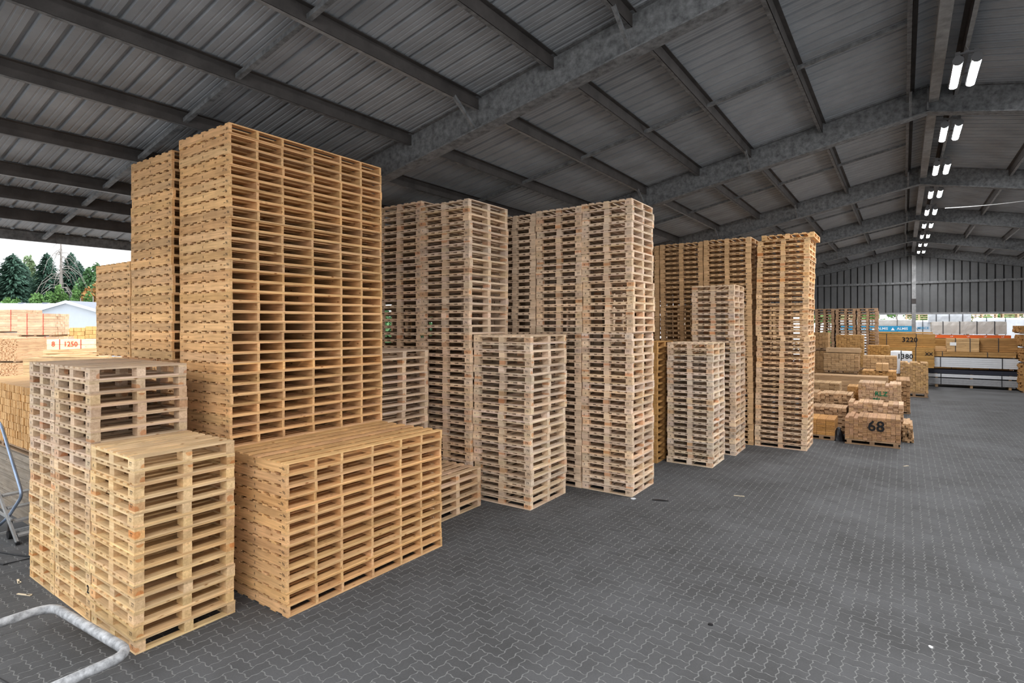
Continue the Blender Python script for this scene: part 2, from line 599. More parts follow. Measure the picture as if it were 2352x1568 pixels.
# purlins run the length of the hall
PUR = [(-14.87, 0), (-13.70, 0), (-12.69, 0), (-11.72, 1), (-10.32, 0), (-8.81, 0), (-7.38, 0), (-5.83, 1), (-4.38, 0), (-3.11, 0), (-1.55, 0), (0.12, 0)]
PURR = [0.86, 2.6, 4.1, 5.6, 7.1, 8.6, 10.1, 11.6, 13.1, 14.4, 15.5]
PH = 0.20
Y0R, Y1R = FY[0] - 0.4, FY[-1] + 0.5
def purlin(x, light, names):
    z = rz_at(x, HB + 0.36)
    p = empty('purlin', (x, 0, z))
    tag(p, names, 'purlin', 'roof purlins', 'structure')
    sg = 1 if x < XR else -1
    MB().box((0, (Y0R + Y1R) / 2, PH / 2), (0.012, Y1R - Y0R, PH)).build('web', M['steel_grey' if light == 2 else 'steel_dark'], p)
    MB().box((-0.035 * sg, (Y0R + Y1R) / 2, 0.005), (0.075, Y1R - Y0R, 0.010)).build('bottom_flange', M['steel_light' if light else 'steel_grey'], p)
    MB().box((0.035 * sg, (Y0R + Y1R) / 2, PH - 0.005), (0.075, Y1R - Y0R, 0.010)).build('top_flange', M['steel_dark'], p)
for k, (x, lt) in enumerate(PUR):
    purlin(x, lt if k else 2, 'dark steel roof purlin, ' + (ordinal(k + 1) + ' from the open eave' if k else 'edge beam along the open eave'))
for k, x in enumerate(PURR):
    purlin(x, 1, 'dark steel roof purlin on the far slope, ' + ordinal(k + 1) + ' beyond the ridge')
# sag bars between purlins at mid bay
for ky, y in enumerate([FY[i] - 3.7 + (0.55 if i == 1 else 0) for i in range(1, 7)]):
    xs = [p[0] for p in PUR]
    for k in range(len(xs) - 1):
        x0, x1 = xs[k], xs[k + 1]
        b = MB().bar((x0, y, rz_at(x0, HB + 0.43)), (x1, y, rz_at(x1, HB + 0.43)), 0.07, 0.06).build('sag_bar', M['steel_grey'])
        tag(b, 'thin grey steel spacer between two purlins at mid bay', 'spacer', 'mid-bay spacers between purlins', 'structure')
# fly braces from purlins down to the girder foot
for y in FY:
    for x in (-11.72, -8.81, -5.83, -3.11, 0.12, 4.1, 8.6):
        z = rz_at(x, HB)
        b = MB().bar((x, y - 0.50, z + 0.38), (x, y + 0.03, z + 0.02), 0.05, 0.05).build('fly_brace', M['steel_grey'])
        tag(b, 'short slanted steel brace from purlin to girder foot', 'brace', 'girder braces', 'structure')
# ridge strut between the girders
for k in range(len(FY) - 1):
    y0, y1 = FY[k], FY[k + 1]
    s = empty('ridge_strut', (0.52, 0, 0))
    tag(s, 'bright galvanised strut under the ridge, ' + ('over the camera' if k < 1 else ordinal(k) + ' bay beyond the tall stacks'), 'strut', 'ridge struts', 'structure')
    MB().box((0, (y0 + y1) / 2 + 0.13, HB + 0.25), (0.17, y1 - y0 - 0.30, 0.17)).build('tube', M['steel_light'], s)
    MB().box((0, y0 + 0.22, HB + 0.25), (0.11, 0.14, 0.11)).build('end_piece', M['steel_light'], s)
    MB().box((0, y1 + 0.02, HB + 0.25), (0.11, 0.14, 0.11)).build('end_piece', M['steel_light'], s)

# roof sheets: trapezoid profile, each sheet its own piece
PITCH = 0.305
prof = []
for r_ in range(4):
    b0 = r_ * PITCH
    prof += [(b0, 0.0), (b0 + 0.075, 0.0), (b0 + 0.083, 0.006), (b0 + 0.097, 0.006), (b0 + 0.105, 0.0), (b0 + 0.150, 0.0), (b0 + 0.158, 0.006), (b0 + 0.172, 0.006), (b0 + 0.18, 0.0), (b0 + 0.235, 0.0), (b0 + 0.253, 0.042), (b0 + 0.287, 0.042), (b0 + 0.302, 0.0)]
prof.append((4 * PITCH, 0.0))
def sheet_mesh(x0, x1):
    v, f = [], []
    zb = HB + 0.36 + PH + 0.004
    for y, dz in prof:
        v += [(x0, y, rz_at(x0, zb) + dz), (x1, y, rz_at(x1, zb) + dz)]
    for i in range(len(prof) - 1):
        f.append((2 * i, 2 * i + 2, 2 * i + 3, 2 * i + 1))
    me = bpy.data.meshes.new('roof_panel')
    me.from_pydata(v, [], f)
    me.materials.append(M['roof'])
    return me
ceil_ = tag(empty('ceiling'), 'dark corrugated steel roof of the storage hall', 'roof', kind='structure')
halves = [sheet_mesh(XE - 0.12, -5.95), sheet_mesh(-6.1, XR), sheet_mesh(XR, XEW + 0.15)]
ny = int((Y1R - Y0R) / (4 * PITCH)) + 1
for k in range(ny):
    for hm, dz in zip(halves, (0, 0.003, 0)):
        ob('roof_panel', hm, ceil_, (0, Y0R + k * 4 * PITCH, dz))
MB().box((XR, (Y0R + Y1R) / 2, HB + 0.66), (0.7, Y1R - Y0R, 0.01)).build('ridge_cap', M['roof'], ceil_)

# columns along both eaves
for k, y in enumerate(FY):
    for x in (XE + 0.15, XEW - 0.15):
        cpo = empty('column', (x, y + 0.13, 0))
        tag(cpo, 'grey steel hall column under the ' + ('open eave' if x < 0 else 'far eave') + ', ' + ordinal(k + 1) + ' along the hall', 'column', 'hall columns', 'structure')
        hh = rz_at(x, HB)
        MB().box((0, 0, hh / 2), (0.012, 0.2, hh)).build('web', M['steel_grey'], cpo)
        for s in (-1, 1):
            MB().box((0, s * 0.1, hh / 2), (0.2, 0.014, hh)).build('flange', M['steel_grey'], cpo)

# far gable wall: hangs above a wide opening
YW = FY[-1] + 0.45
ZB = 4.2
wall = tag(empty('wall_end', (0, YW, 0)), 'grey sheet-metal gable wall above the far opening', 'wall', kind='structure')
x = XE
pw = 0.40
while x < XEW - 0.01:
    x1 = min(x + pw, XEW)
    zt = lambda q: rz_at(q, HB + 0.52)
    pts = [(x + 0.005, 0, ZB), (x1 - 0.07, 0, ZB), (x1 - 0.07, 0, zt(x1 - 0.07)), (x + 0.005, 0, zt(x))]
    mb = MB().prism(pts, (0, 0.02, 0))
    mb.prism([(x1 - 0.07, 0.16, ZB), (x1 + 0.005, 0.16, ZB), (x1 + 0.005, 0.16, zt(x1)), (x1 - 0.07, 0.16, zt(x1 - 0.07))], (0, 0.02, 0))
    mb.prism([(x1 - 0.075, 0.0, ZB), (x1 - 0.07, 0.0, ZB), (x1 - 0.07, 0.0, zt(x1 - 0.07)), (x1 - 0.075, 0.0, zt(x1 - 0.075))], (0, 0.17, 0))
    mb.prism([(x1, 0.0, ZB), (x1 + 0.005, 0.0, ZB), (x1 + 0.005, 0.0, zt(x1)), (x1, 0.0, zt(x1))], (0, 0.17, 0))
    mb.build('wall_panel', M['wall_sheet'], wall)
    x += pw
MB().box((0.4, -0.08, 6.2), (30.4, 0.1, 0.14)).build('girt', M['steel_grey'], wall)
MB().box((0.4, -0.05, ZB), (30.4, 0.14, 0.12)).build('bottom_rail', M['steel_light'], wall)
for xx in (-7.2, 7.9):
    MB().box((xx, -0.12, (ZB + rz_at(xx, HB)) / 2), (0.16, 0.16, rz_at(xx, HB) - ZB)).build('wall_post', M['steel_grey'], wall)
gp = tag(empty('column', (0.55, YW - 0.22, 0)), 'pale grey gable post standing in the far opening', 'column', kind='structure')
MB().box((0, 0, 4.1), (0.22, 0.2, 8.2)).build('post', M['steel_light'], gp)
MB().box((0, -0.02, 5.0), (0.24, 0.22, 0.3)).build('junction_box', M['steel_dark'], gp)

# lamps hanging in a row beside the ridge
def arc_half(r, lo, hi, n, y0, y1):
    mb = MB()
    a = [lo + (hi - lo) * i / n for i in range(n + 1)]
    for y in (y0, y1):
        for t in a:
            mb.v.append((r * math.cos(t), y, r * math.sin(t)))
    for i in range(n):
        mb.f.append((i, i + 1, n + 2 + i, n + 1 + i))
        mb.mi.append(0)
    mb.f.append(tuple(range(n + 1))[::-1])
    mb.f.append(tuple(range(n + 1, 2 * n + 2)))
    mb.mi += [0, 0]
    return mb
def lens_mesh():
    mb = arc_half(0.15, R(248), R(292), 6, -0.58, 0.58)
    mb.v = [(x, y, z + 0.092) for x, y, z in mb.v]
    del mb.f[-2:]
    del mb.mi[-2:]
    return mb.mesh('diffuser', M['tube'], True)
D_ME = lens_mesh()
H_ME = arc_half(0.076, R(-38), R(218), 12, -0.60, 0.60).mesh('housing', M['lampgrey'])
C_ME = MB().tube([(0, -0.61, 0), (0, -0.58, 0)], 0.080, 12).mesh('end_cap', M['lampgrey'])
C2_ME = MB().tube([(0, 0.58, 0), (0, 0.61, 0)], 0.080, 12).mesh('end_cap', M['lampgrey'])
B_ME = MB().box((0, 0, 0.11), (0.07, 0.03, 0.14)).mesh('bracket', M['lampgrey'])
X_ME = MB().box((0, 0, 0.09), (0.30, 0.05, 0.03)).mesh('cross_bar', M['lampgrey'])
T_ME = MB().box((0, 0, 0.15), (0.05, 1.1, 0.04)).mesh('ballast_tray', M['lampgrey'])
LY = [12.69 + 3.7 * k for k in range(-3, 9)]
for k, y in enumerate(LY):
    zc = 7.93
    lp = empty('ceiling_lamp', (0.88, y, zc))
    n = k - 2
    tag(lp, 'twin-tube white ceiling lamp by the ridge, ' + (ordinal(n) + ' of the lit row counted from the camera' if n > 0 else ordinal(1 - n) + ' overhead before the visible row'), 'lamp', 'twin-tube lamps under the ridge')
    for s in (-1, 1):
        ob('diffuser', D_ME, lp, (s * 0.125, 0, 0))
        ob('housing', H_ME, lp, (s * 0.125, 0, 0))
        ob('end_cap', C_ME, lp, (s * 0.125, 0, 0))
        ob('end_cap', C2_ME, lp, (s * 0.125, 0, 0))
        for q in (-0.5, 0.5):
            ob('bracket', B_ME, lp, (s * 0.125, q, 0))
    for q in (-0.5, 0.5):
        ob('cross_bar', X_ME, lp, (0, q, 0.05))
    ob('ballast_tray', T_ME, lp, (0, 0, 0))
    top = rz_at(0.88, HB + 0.36) - zc
    MB().tube([(0, -0.5, 0.13), (0.012, -0.5, 0.2), (-0.01, -0.52, top * 0.7), (0, -0.52, top + 0.02)], 0.008, 6).build('suspension_cable', M['steel_light'], lp)
    MB().tube([(0, 0.5, 0.13), (0, 0.5, top + 0.02)], 0.006, 6).build('suspension_cable', M['steel_light'], lp)

# ================================================================== PALLETS
def block_design(W, L, Hh, nb=7, bw=0.102, bx=0.145, by=0.10):
    t = 0.021
    bh = Hh - 3 * t
    P = []
    for i in range(nb):
        w = bw * (1.12 if i in (0, nb - 1) else 1.0)
        x = -W / 2 + w / 2 + (W - w) * i / (nb - 1)
        P.append(('deck_board', (x, 0, Hh - t / 2), (w, L, t), 'wy'))
    for y in (-L / 2 + by / 2, 0, L / 2 - by / 2):
        P.append(('cross_board', (0, y, Hh - 1.5 * t), (W, by, t), 'wx'))
    for y in (-L / 2 + by / 2, 0, L / 2 - by / 2):
        for x in (-W / 2 + bx / 2, 0, W / 2 - bx / 2):
            P.append(('block', (x, y, t + bh / 2), (bx if x else bx * 0.85, by, bh), 'wb'))
    for y in (-L / 2 + by / 2, L / 2 - by / 2):
        P.append(('bottom_board', (0, y, t / 2), (W, by, t), 'wx'))
    for x in (-W / 2 + by / 2, 0, W / 2 - by / 2):
        P.append(('bottom_board', (x, 0, t / 2), (by, L - 2 * by, t), 'wy'))
    return P

def long_design(W, L, Hh):
    t = 0.0185
    st = 0.038
    P = []
    for i in range(7):
        w = 0.112
        P.append(('deck_board', (-W / 2 + w / 2 + (W - w) * i / 6, 0, Hh - t / 2), (w, L, t), 'wy'))
    for i in range(6):
        w = 0.115
        P.append(('bottom_board', (-W / 2 + w / 2 + (W - w) * i / 5, 0, t / 2), (w, L, t), 'wy'))
    for y in (0.019, 0.41, 0.80, 1.31, 1.835, 2.25, L - 0.019):
        P.append(('stringer', (0, y - L / 2, Hh / 2), (W, st, Hh - 2 * t), 'wx'))
    return P

STUFF = MB()
STUFF_M = []
def stuff_slot(tint):
    for i, (tt, k) in enumerate(STUFF_M):
        if tt == tint:
            return k
    k = 2 * len(STUFF_M)
    STUFF_M.append((tint, k))
    return k

def stack(kind, xmax, ymin, W, L, n, Hh, desc, tint, stamps=(), z0=0.0, solo=None, lean=(0, 0), shifts=(), rz=0.0, jit=0.008, group='', tintfn=None, cat='pallet', total=None, name='block_pallet'):
    """n pallets on top of one another; solo = how many of the top ones are objects of their own, the rest join the shared mass"""
    P = block_design(W, L, Hh) if kind == 'block' else long_design(W, L, Hh)
    solo = n if solo is None else solo
    cx, cy = xmax - W / 2, ymin + L / 2
    rnd = random.Random(hash((round(xmax * 100), round(ymin * 100), n)) & 0xffff)
    total = total or n
    for k in range(n):
        z = z0 + k * Hh
        dx = lean[0] * k / max(1, n - 1)
        dy = lean[1] * k / max(1, n - 1)
        for k0, sx, sy in shifts:
            if k >= k0:
                dx += sx
                dy += sy
        x = cx + dx + rnd.uniform(-jit, jit)
        y = cy + dy + rnd.uniform(-jit, jit)
        a = rz + R(rnd.uniform(-0.35, 0.35))
        ft = n - k
        tn = rnd.uniform(0.88, 1.08)
        warm = rnd.uniform(-0.04, 0.04)
        base = tintfn(k / max(1, n - 1)) if tintfn else tint
        tc_ = (base[0] * tn * (1 + warm), base[1] * tn, base[2] * tn * (1 - 1.6 * warm))
        if ft > solo:
            sl = stuff_slot(tint)
            ca, sa = math.cos(a), math.sin(a)
            for nm, c, s, m in P:
                STUFF.box((x + c[0] * ca - c[1] * sa, y + c[0] * sa + c[1] * ca, z + c[2]), s, a, mi=sl + (1 if m == 'wy' else 0))
            continue
        p = empty(name, (x, y, z), a)
        tag(p, ('long pallet' if kind == 'long' else 'block pallet') + ', ' + ('topmost' if ft == 1 else ordinal(ft) + ' from the top') + ' of the ' + desc, cat, group)
        parts = []
        for nm, c, s, m in P:
            v_ = rnd.uniform(0.90, 1.08)
            cc = (tc_[0] * v_, tc_[1] * v_ * rnd.uniform(0.97, 1.02), tc_[2] * v_ * rnd.uniform(0.93, 1.05))
            if nm == 'block' and rnd.random() < 0.10:
                cc = (cc[0] * 0.92, cc[1] * 0.78, cc[2] * 0.68)
            j = rnd.uniform(-0.002, 0.002) if nm != 'block' else rnd.uniform(-0.004, 0.004)
            loc = (c[0] + (0 if m == 'wx' else j), c[1] + (j if m == 'wx' and nm != 'stringer' else 0), c[2])
            q = ob(nm, box_mesh(s, m), p, loc, cc)
            parts.append((nm, c, s, q))
        if kind == 'block':
            fr = [q for q in parts if q[0] == 'block' and q[1][1] < -0.01]
            fr.sort(key=lambda q: q[1][0])
            for idx, txt, sz in stamps:
                if rnd.random() < 0.05:
                    continue
                nm, c, s, q = fr[idx]
                ob('stamp', text_mesh(txt, sz, 'ink'), q, (rnd.uniform(-0.02, 0.02), -s[1] / 2 - 0.0012, rnd.uniform(-0.006, 0.006)))
        else:
            q = [q for q in parts if q[0] == 'stringer'][0]
            nm, c, s, q = q
            for fx, txt, sz in stamps:
                ob('stamp', text_mesh(txt, sz, 'ink'), q, (s[0] * (fx - 0.5) + rnd.uniform(-0.01, 0.01), -s[1] / 2 - 0.0012, rnd.uniform(-0.012, 0.008)))

S77 = ((2, '77', 0.062), (0, '8', 0.05))
S79 = ((2, '79', 0.068), (0, '8', 0.05))
S13 = ((2, '13', 0.05), (0, '8', 0.045))
S96 = ((0.955, '96', 0.058), (0.905, 'oww', 0.026), (0.50, '8', 0.052), (0.05, 'DT', 0.032))

TA = (0.60, 0.455, 0.30)
def ta_fn(t):
    lo, hi = (0.72, 0.52, 0.30), (0.62, 0.475, 0.35)
    u = min(1, max(0, (t - 0.25) / 0.35))
    return tuple(a + (b - a) * u for a, b in zip(lo, hi))
stack('block', -6.687, 2.641, 1.155, 1.09, 14, 0.1493, 'low front stack beside the white guard rail', (0.66, 0.49, 0.29), S77, group='low front stack', tintfn=lambda t: (0.70, 0.51, 0.30))
stack('block', -7.855, 2.641, 1.155, 1.09, 20, 0.149, 'middle stack of three beside the guard rail', TA, S77, group='middle front stack', tintfn=ta_fn)
stack('block', -9.03, 2.641, 0.95, 1.09, 20, 0.149, 'outer stack of three beside the guard rail', TA, S77, group='outer front stack', tintfn=ta_fn)
TB = (0.75, 0.475, 0.245)
LW, LL, LH = 1.373, 2.70, 0.1413
stack('long', -6.017, 4.02, LW, LL, 13, LH, 'waist-high stack on the open floor', TB, S96, group='low long-pallet stack', rz=R(-1.0), name='long_pallet', cat='long pallet')
stack('long', -7.438, 4.065, LW, LL, 44, LH, 'tallest stack, nearest the open floor', TB, S96, group='tallest long-pallet stack', name='long_pallet', cat='long pallet', shifts=((8, 0.0, 0.02), (30, -0.015, 0.0)), jit=0.006)
stack('long', -8.90, 4.42, LW, LL, 21, LH, 'row under the second tall stack', TB, S96, solo=3, group='lower second stack', name='long_pallet', cat='long pallet')
stack('long', -8.885, 4.01, LW, LL, 22, LH, 'second tall stack, beside the tallest one', TB, S96, z0=21 * LH, group='second long-pallet stack', name='long_pallet', cat='long pallet')
stack('long', -10.32, 4.42, LW, LL, 21, LH, 'row under the shorter yard-side stack', TB, S96, solo=3, group='lower third stack', name='long_pallet', cat='long pallet')
stack('long', -10.29, 4.01, LW, LL, 11, LH, 'shorter stack next to the yard', TB, S96, z0=21 * LH, group='third long-pallet stack', name='long_pallet', cat='long pallet')

TD = (0.80, 0.64, 0.50)
stack('block', -6.72, 7.29, 1.34, 1.36, 5, 0.15, 'lowest stack, five high, behind the waist-high one', (0.70, 0.52, 0.36), S79, group='lowest stack')
stack('block', -8.12, 7.30, 1.34, 1.36, 20, 0.1487, 'half-height stack tucked behind the tallest stack', TD, S79, group='tucked half-height stack')
stack('block', -5.75, 8.92, 1.36, 1.36, 22, 0.1494, 'half-height grey stack stamped 79 on open floor', (0.80, 0.665, 0.54), S79, group='half-height stack stamped 79', jit=0.016)
stack('block', -7.14, 8.84, 1.35, 1.36, 40, 0.1508, 'tall stack stamped 79', TD, S79, group='tall stack stamped 79', shifts=((20, -0.03, 0.0),), jit=0.012)
stack('block', -8.50, 8.84, 1.35, 1.36, 41, 0.1500, 'tall stack half hidden by the tallest stack', TD, S79, solo=21, group='half hidden tall stack', jit=0.012)
TE = (0.80, 0.635, 0.495)
stack('block', -4.51, 10.78, 1.135, 1.20, 40, 0.1515, 'tall free-standing stack stamped 77', TE, S77, group='tall stack stamped 77', shifts=((22, 0.02, 0.0), (29, -0.03, 0.0)), jit=0.014)
stack('block', -5.665, 10.76, 1.135, 1.20, 40, 0.1508, 'tall stack pressed against the free-standing 77 stack', TE, S77, solo=25, group='tall stack beside stamped 77', shifts=((20, 0.01, 0.0),), jit=0.014)
stack('block', -6.82, 10.76, 1.135, 1.20, 40, 0.1500, '', TE, solo=0, jit=0.014)
stack('block', -3.815, 14.09, 1.134, 1.12, 20, 0.152, 'half-height pale stack behind the free-standing 77 stack', (0.80, 0.675, 0.56), S77, group='half-height pale stack', jit=0.012)
stack('block', -3.683, 15.754, 1.12, 1.16, 30, 0.152, 'middle-height stack between pale and golden stacks', (0.79, 0.64, 0.51), S77, group='middle-height stack', shifts=((20, -0.03, 0.0),), jit=0.012)
stack('block', -5.10, 13.77, 1.13, 1.2, 20, 0.153, '', (0.56, 0.33, 0.13), solo=0)
TG = (0.74, 0.50, 0.29)
def tg_fn(t):
    return (0.73 + 0.03 * t, 0.56 - 0.05 * t, 0.42 - 0.14 * t)
stack('block', -2.20, 17.44, 1.345, 1.31, 40, 0.151, 'tall golden leaning stack before the timber packs', TG, S13, group='golden leaning stack', shifts=((21, -0.05, 0.0), (39, 0.10, 0.0)), lean=(0.14, 0), jit=0.010, tintfn=tg_fn)
stack('block', -3.57, 17.42, 1.345, 1.31, 40, 0.151, '', TG, solo=0, lean=(-0.08, 0))
stack('block', -4.96, 17.44, 1.345, 1.31, 40, 0.1505, '', TG, solo=0, lean=(-0.06, 0))
stack('block', -6.36, 17.44, 1.345, 1.31, 40, 0.1500, '', TG, solo=0, lean=(-0.04, 0))
for q, xm in enumerate((-3.14, -2.12, -1.10)):
    stack('block', xm, 36.0, 0.95, 1.1, 29, 0.1505, '', (0.40, 0.27, 0.18), solo=0, jit=0.02, lean=(-0.03, 0))  # dark tint puts the backlit shade of these stacks into the wood colour
for xm, ym, w_, l_, n_ in ((-9.88, 8.84, 1.35, 1.36, 38), (-11.26, 8.84, 1.35, 1.36, 35), (-7.98, 10.76, 1.135, 1.2, 40), (-9.14, 10.76, 1.135, 1.2, 40), (-10.3, 10.76, 1.135, 1.2, 37), (-6.28, 13.77, 1.13, 1.2, 40), (-7.45, 13.77, 1.13, 1.2, 40), (-8.62, 13.77, 1.13, 1.2, 38)):  # filler rows added to block bright see-through gaps in the stacks before them
    stack('block', xm, ym, w_, l_, n_, 0.150, '', TE, solo=0)
for xm, n_ in ((-7.75, 40), (-9.14, 39), (-10.53, 36)):  # added filler too, carrying the golden row on behind the gaps
    stack('block', xm, 17.44, 1.345, 1.31, n_, 0.150, '', TG, solo=0)
for xm in (-4.0, -5.4, -6.8, -8.2, -9.6):  # filler stacks added so the golden stack's gaps look onto dark, not daylight
    stack('block', xm, 30.5, 1.345, 1.31, 30, 0.150, '', TG, solo=0)
mats = []
for tint, k in STUFF_M:
    nm = 'mass_wood_%d' % k
    mats += [wood(nm + 'x', 'x', island=True, rgb=tint, knots=False), wood(nm + 'y', 'y', island=True, rgb=tint, knots=False)]
o = STUFF.build('pallet_mass', mats)
tag(o, 'further golden and tan pallet stacks behind the front ones, plus added filler rows', 'pallets', kind='stuff')

# ================================================================== TIMBER PACKS
def pack(name, label, cat, x0, x1, y0, y1, z0, z1, axis, bw, bh, tint, single=False, straps=0, base=0.0, group=None, rz=0.0, jit=0.006, jend=0.02, seed=0, sticker=0, strapmat='strap', ragged=0.0):
    """squared-up pack of sawn boards; boards run along axis, base > 0 puts it on a low carrier"""
    rnd = random.Random(seed * 77 + int(abs(x0) * 100))
    ragged *= 0.45
    cx, cy = (x0 + x1) / 2, (y0 + y1) / 2
    p = empty(name, (cx, cy, z0), rz)
    tag(p, label, cat, group)
    lx, ly = x1 - x0, y1 - y0
    zb = base
    if base > 0:
        bl = lx if True else ly
        for fx in (-0.42, 0, 0.42):
            MB().box((fx * lx, 0, base * 0.45), (0.12, ly, base * 0.5)).build('bearer', M['wy'], p, color=(0.30, 0.20, 0.13))
        MB().box((0, -ly / 2 + 0.05, base * 0.85), (lx, 0.1, base * 0.28)).build('carrier_board', M['wx'], p, color=(0.33, 0.23, 0.15))
        MB().box((0, ly / 2 - 0.05, base * 0.85), (lx, 0.1, base * 0.28)).build('carrier_board', M['wx'], p, color=(0.33, 0.23, 0.15))
        MB().box((0, -ly / 2 + 0.05, base * 0.1), (lx, 0.1, base * 0.2)).build('carrier_board', M['wx'], p, color=(0.28, 0.19, 0.12))
    H = z1 - z0 - zb
    nl = max(1, round(H / bh))
    hh = H / nl
    span = lx if axis == 'y' else ly
    run = ly if axis == 'y' else lx
    nc = max(1, round(span / bw))
    ww = span / nc
    acc = MB()
    for l in range(nl):
        for c in range(nc):
            if ragged and l == nl - 1 and rnd.random() < ragged:
                continue
            o_ = -span / 2 + ww * (c + 0.5) + rnd.uniform(-jit, jit)
            e_ = rnd.uniform(-jend, jend)
            z = zb + hh * (l + 0.5) + rnd.uniform(-0.001, 0.001)
            cen = (o_, e_, z) if axis == 'y' else (e_, o_, z)
            sz = (ww * 0.97, run, hh * 0.95) if axis == 'y' else (run, ww * 0.97, hh * 0.95)
            if single:
                v_ = rnd.uniform(0.82, 1.12)
                ob('board', box_mesh(sz, 'w' + axis), p, cen, (tint[0] * v_, tint[1] * v_, tint[2] * v_ * rnd.uniform(0.9, 1.08)))
            else:
                acc.box(cen, sz)
    if not single:
        o = acc.build('boards', M['ws' + axis], p, color=tint)
        o['kind'] = 'stuff'
    for k in range(straps):
        f_ = (k + 0.5) / straps - 0.5
        t = 0.006
        mb = MB()
        Wd = 0.035
        if axis == 'x':
            q = f_ * lx * 0.9
            for c_, s_ in (((q, -ly / 2 - t, zb + H / 2), (Wd, t, H)), ((q, ly / 2 + t, zb + H / 2), (Wd, t, H)), ((q, 0, zb + H + t), (Wd, ly, t))):
                mb.box(c_, s_)
        else:
            q = f_ * ly * 0.9
            for c_, s_ in (((-lx / 2 - t, q, zb + H / 2), (t, Wd, H)), ((lx / 2 + t, q, zb + H / 2), (t, Wd, H)), ((0, q, zb + H + t), (lx, Wd, t))):
                mb.box(c_, s_)
        mb.build('strap', M[strapmat], p)
    return p

def mark(p, txt, size, m, x, z, y, bold=0.004, rot=0.0):
    o = ob('marking', text_mesh(txt, size, m, bold), p, (x, y, z))
    o.rotation_euler = (0, rot, 0)
    return o

def wrapped(name, label, cat, x0, x1, y0, y1, z0, z1, m, straps=3, group=None, seed=1, rz=0.0):
    rnd = random.Random(seed)
    p = empty(name, ((x0 + x1) / 2, (y0 + y1) / 2, z0), rz)
    tag(p, label, cat, group)
    lx, ly, lz = x1 - x0, y1 - y0, z1 - z0
    nx = max(4, int(lx / 0.16))
    ring = [(-0.5, 0.0), (-0.5, 0.33), (-0.5, 0.7), (-0.47, 0.97), (-0.2, 1.0), (0.2, 1.0), (0.47, 0.97), (0.5, 0.7), (0.5, 0.33), (0.5, 0.0)]
    v, f = [], []
    k = len(ring)
    for i in range(nx + 1):
        e = 1.0 if 0 < i < nx else 0.985
        for a, b in ring:
            w = rnd.uniform(-0.012, 0.012)
            v.append((-lx / 2 + lx * i / nx, a * ly * e + w, 0.02 + b * (lz - 0.02) * e + rnd.uniform(-0.01, 0.006)))
    for i in range(nx):
        for j in range(k):
            f.append((i * k + j, i * k + (j + 1) % k, (i + 1) * k + (j + 1) % k, (i + 1) * k + j))
    f.append(tuple(range(k))[::-1])
    f.append(tuple(nx * k + j for j in range(k)))
    me = bpy.data.meshes.new('foil')
    me.from_pydata(v, [], f)
    me.materials.append(M[m])
    ob('foil', me, p)
    for q in range(straps):
        fx = ((q + 0.5) / straps - 0.5) * lx * 0.92
        mb = MB()
        mb.box((fx, -ly / 2 - 0.016, lz / 2), (0.04, 0.006, lz)).box((fx, 0, lz + 0.012), (0.04, ly, 0.006)).box((fx, ly / 2 + 0.016, lz / 2), (0.04, 0.006, lz))
        mb.build('strap', M['strap'], p)
    for fx in (-0.38, 0.0, 0.38):
        MB().box((fx * lx, 0, 0.01), (0.09, ly * 0.98, 0.06)).build('bearer', M['wy'], p, color=(0.5, 0.36, 0.2))
    return p

TP = (0.62, 0.47, 0.33)
TO = (0.48, 0.28, 0.115)
GR = 'timber packs beyond the golden stack'
p = pack('board_pack', 'squared pack of brown boards marked 68 on a low carrier', 'timber pack', -1.42, -0.07, 19.25, 20.30, 0.0, 0.82, 'y', 0.115, 0.056, (0.420, 0.258, 0.153), single=True, base=0.16, group=GR, seed=1, ragged=0.15)
mark(p, '68', 0.42, 'ink', 0.10, 0.57, -0.56, 0.006)
pack('board_pack', 'small orange pack of fine boards beside the golden stack', 'timber pack', -2.42, -1.70, 19.5, 20.55, 0.0, 0.62, 'y', 0.24, 0.06, (0.504, 0.274, 0.102), single=True, base=0.14, group=GR, seed=2, jit=0.002, jend=0.004)
pack('board_pack', 'pale pack of short boards right behind the 68 pack', 'timber pack', -1.43, 0.0, 20.75, 21.75, 0.0, 1.06, 'y', 0.125, 0.062, (0.554, 0.380, 0.252), single=True, base=0.12, group=GR, seed=3, ragged=0.2, jend=0.04)
p = pack('board_pack', 'tall pale pack with green paint scribbles', 'timber pack', -1.24, -0.06, 22.1, 23.2, 0.0, 1.56, 'y', 0.105, 0.062, (0.521, 0.365, 0.245), single=True, base=0.12, group=GR, seed=4, ragged=0.25)
mark(p, 'RLZ', 0.20, 'inkgreen', 0.05, 1.22, -0.60)
mark(p, 'SEL', 0.16, 'inkgreen', -0.06, 1.02, -0.60)
pack('board_pack', 'grey pack of loosely laid boards behind the small orange pack', 'timber pack', -2.60, -1.49, 20.85, 21.8, 0.0, 0.82, 'y', 0.12, 0.05, (0.470, 0.319, 0.204), base=0.1, group=GR, seed=5, ragged=0.35, jit=0.012, jend=0.06)
pack('board_pack', 'messy pack of short pale boards, third row from the golden stack', 'timber pack', -2.75, -1.45, 22.3, 23.3, 0.0, 1.12, 'y', 0.13, 0.05, (0.521, 0.357, 0.224), base=0.1, group=GR, seed=6, ragged=0.4, jit=0.014, jend=0.07)
pack('board_pack', 'light pack with clean flat top behind the messy boards', 'timber pack', -2.95, -1.95, 24.2, 25.2, 0.0, 1.30, 'y', 0.16, 0.055, (0.504, 0.350, 0.204), base=0.1, group=GR, seed=7)
pack('board_pack', 'narrow upright pack between messy boards and green-scribbled pack', 'timber pack', -1.66, -1.30, 23.5, 24.5, 0.0, 1.28, 'y', 0.12, 0.06, TO, base=0.1, group=GR, seed=8)
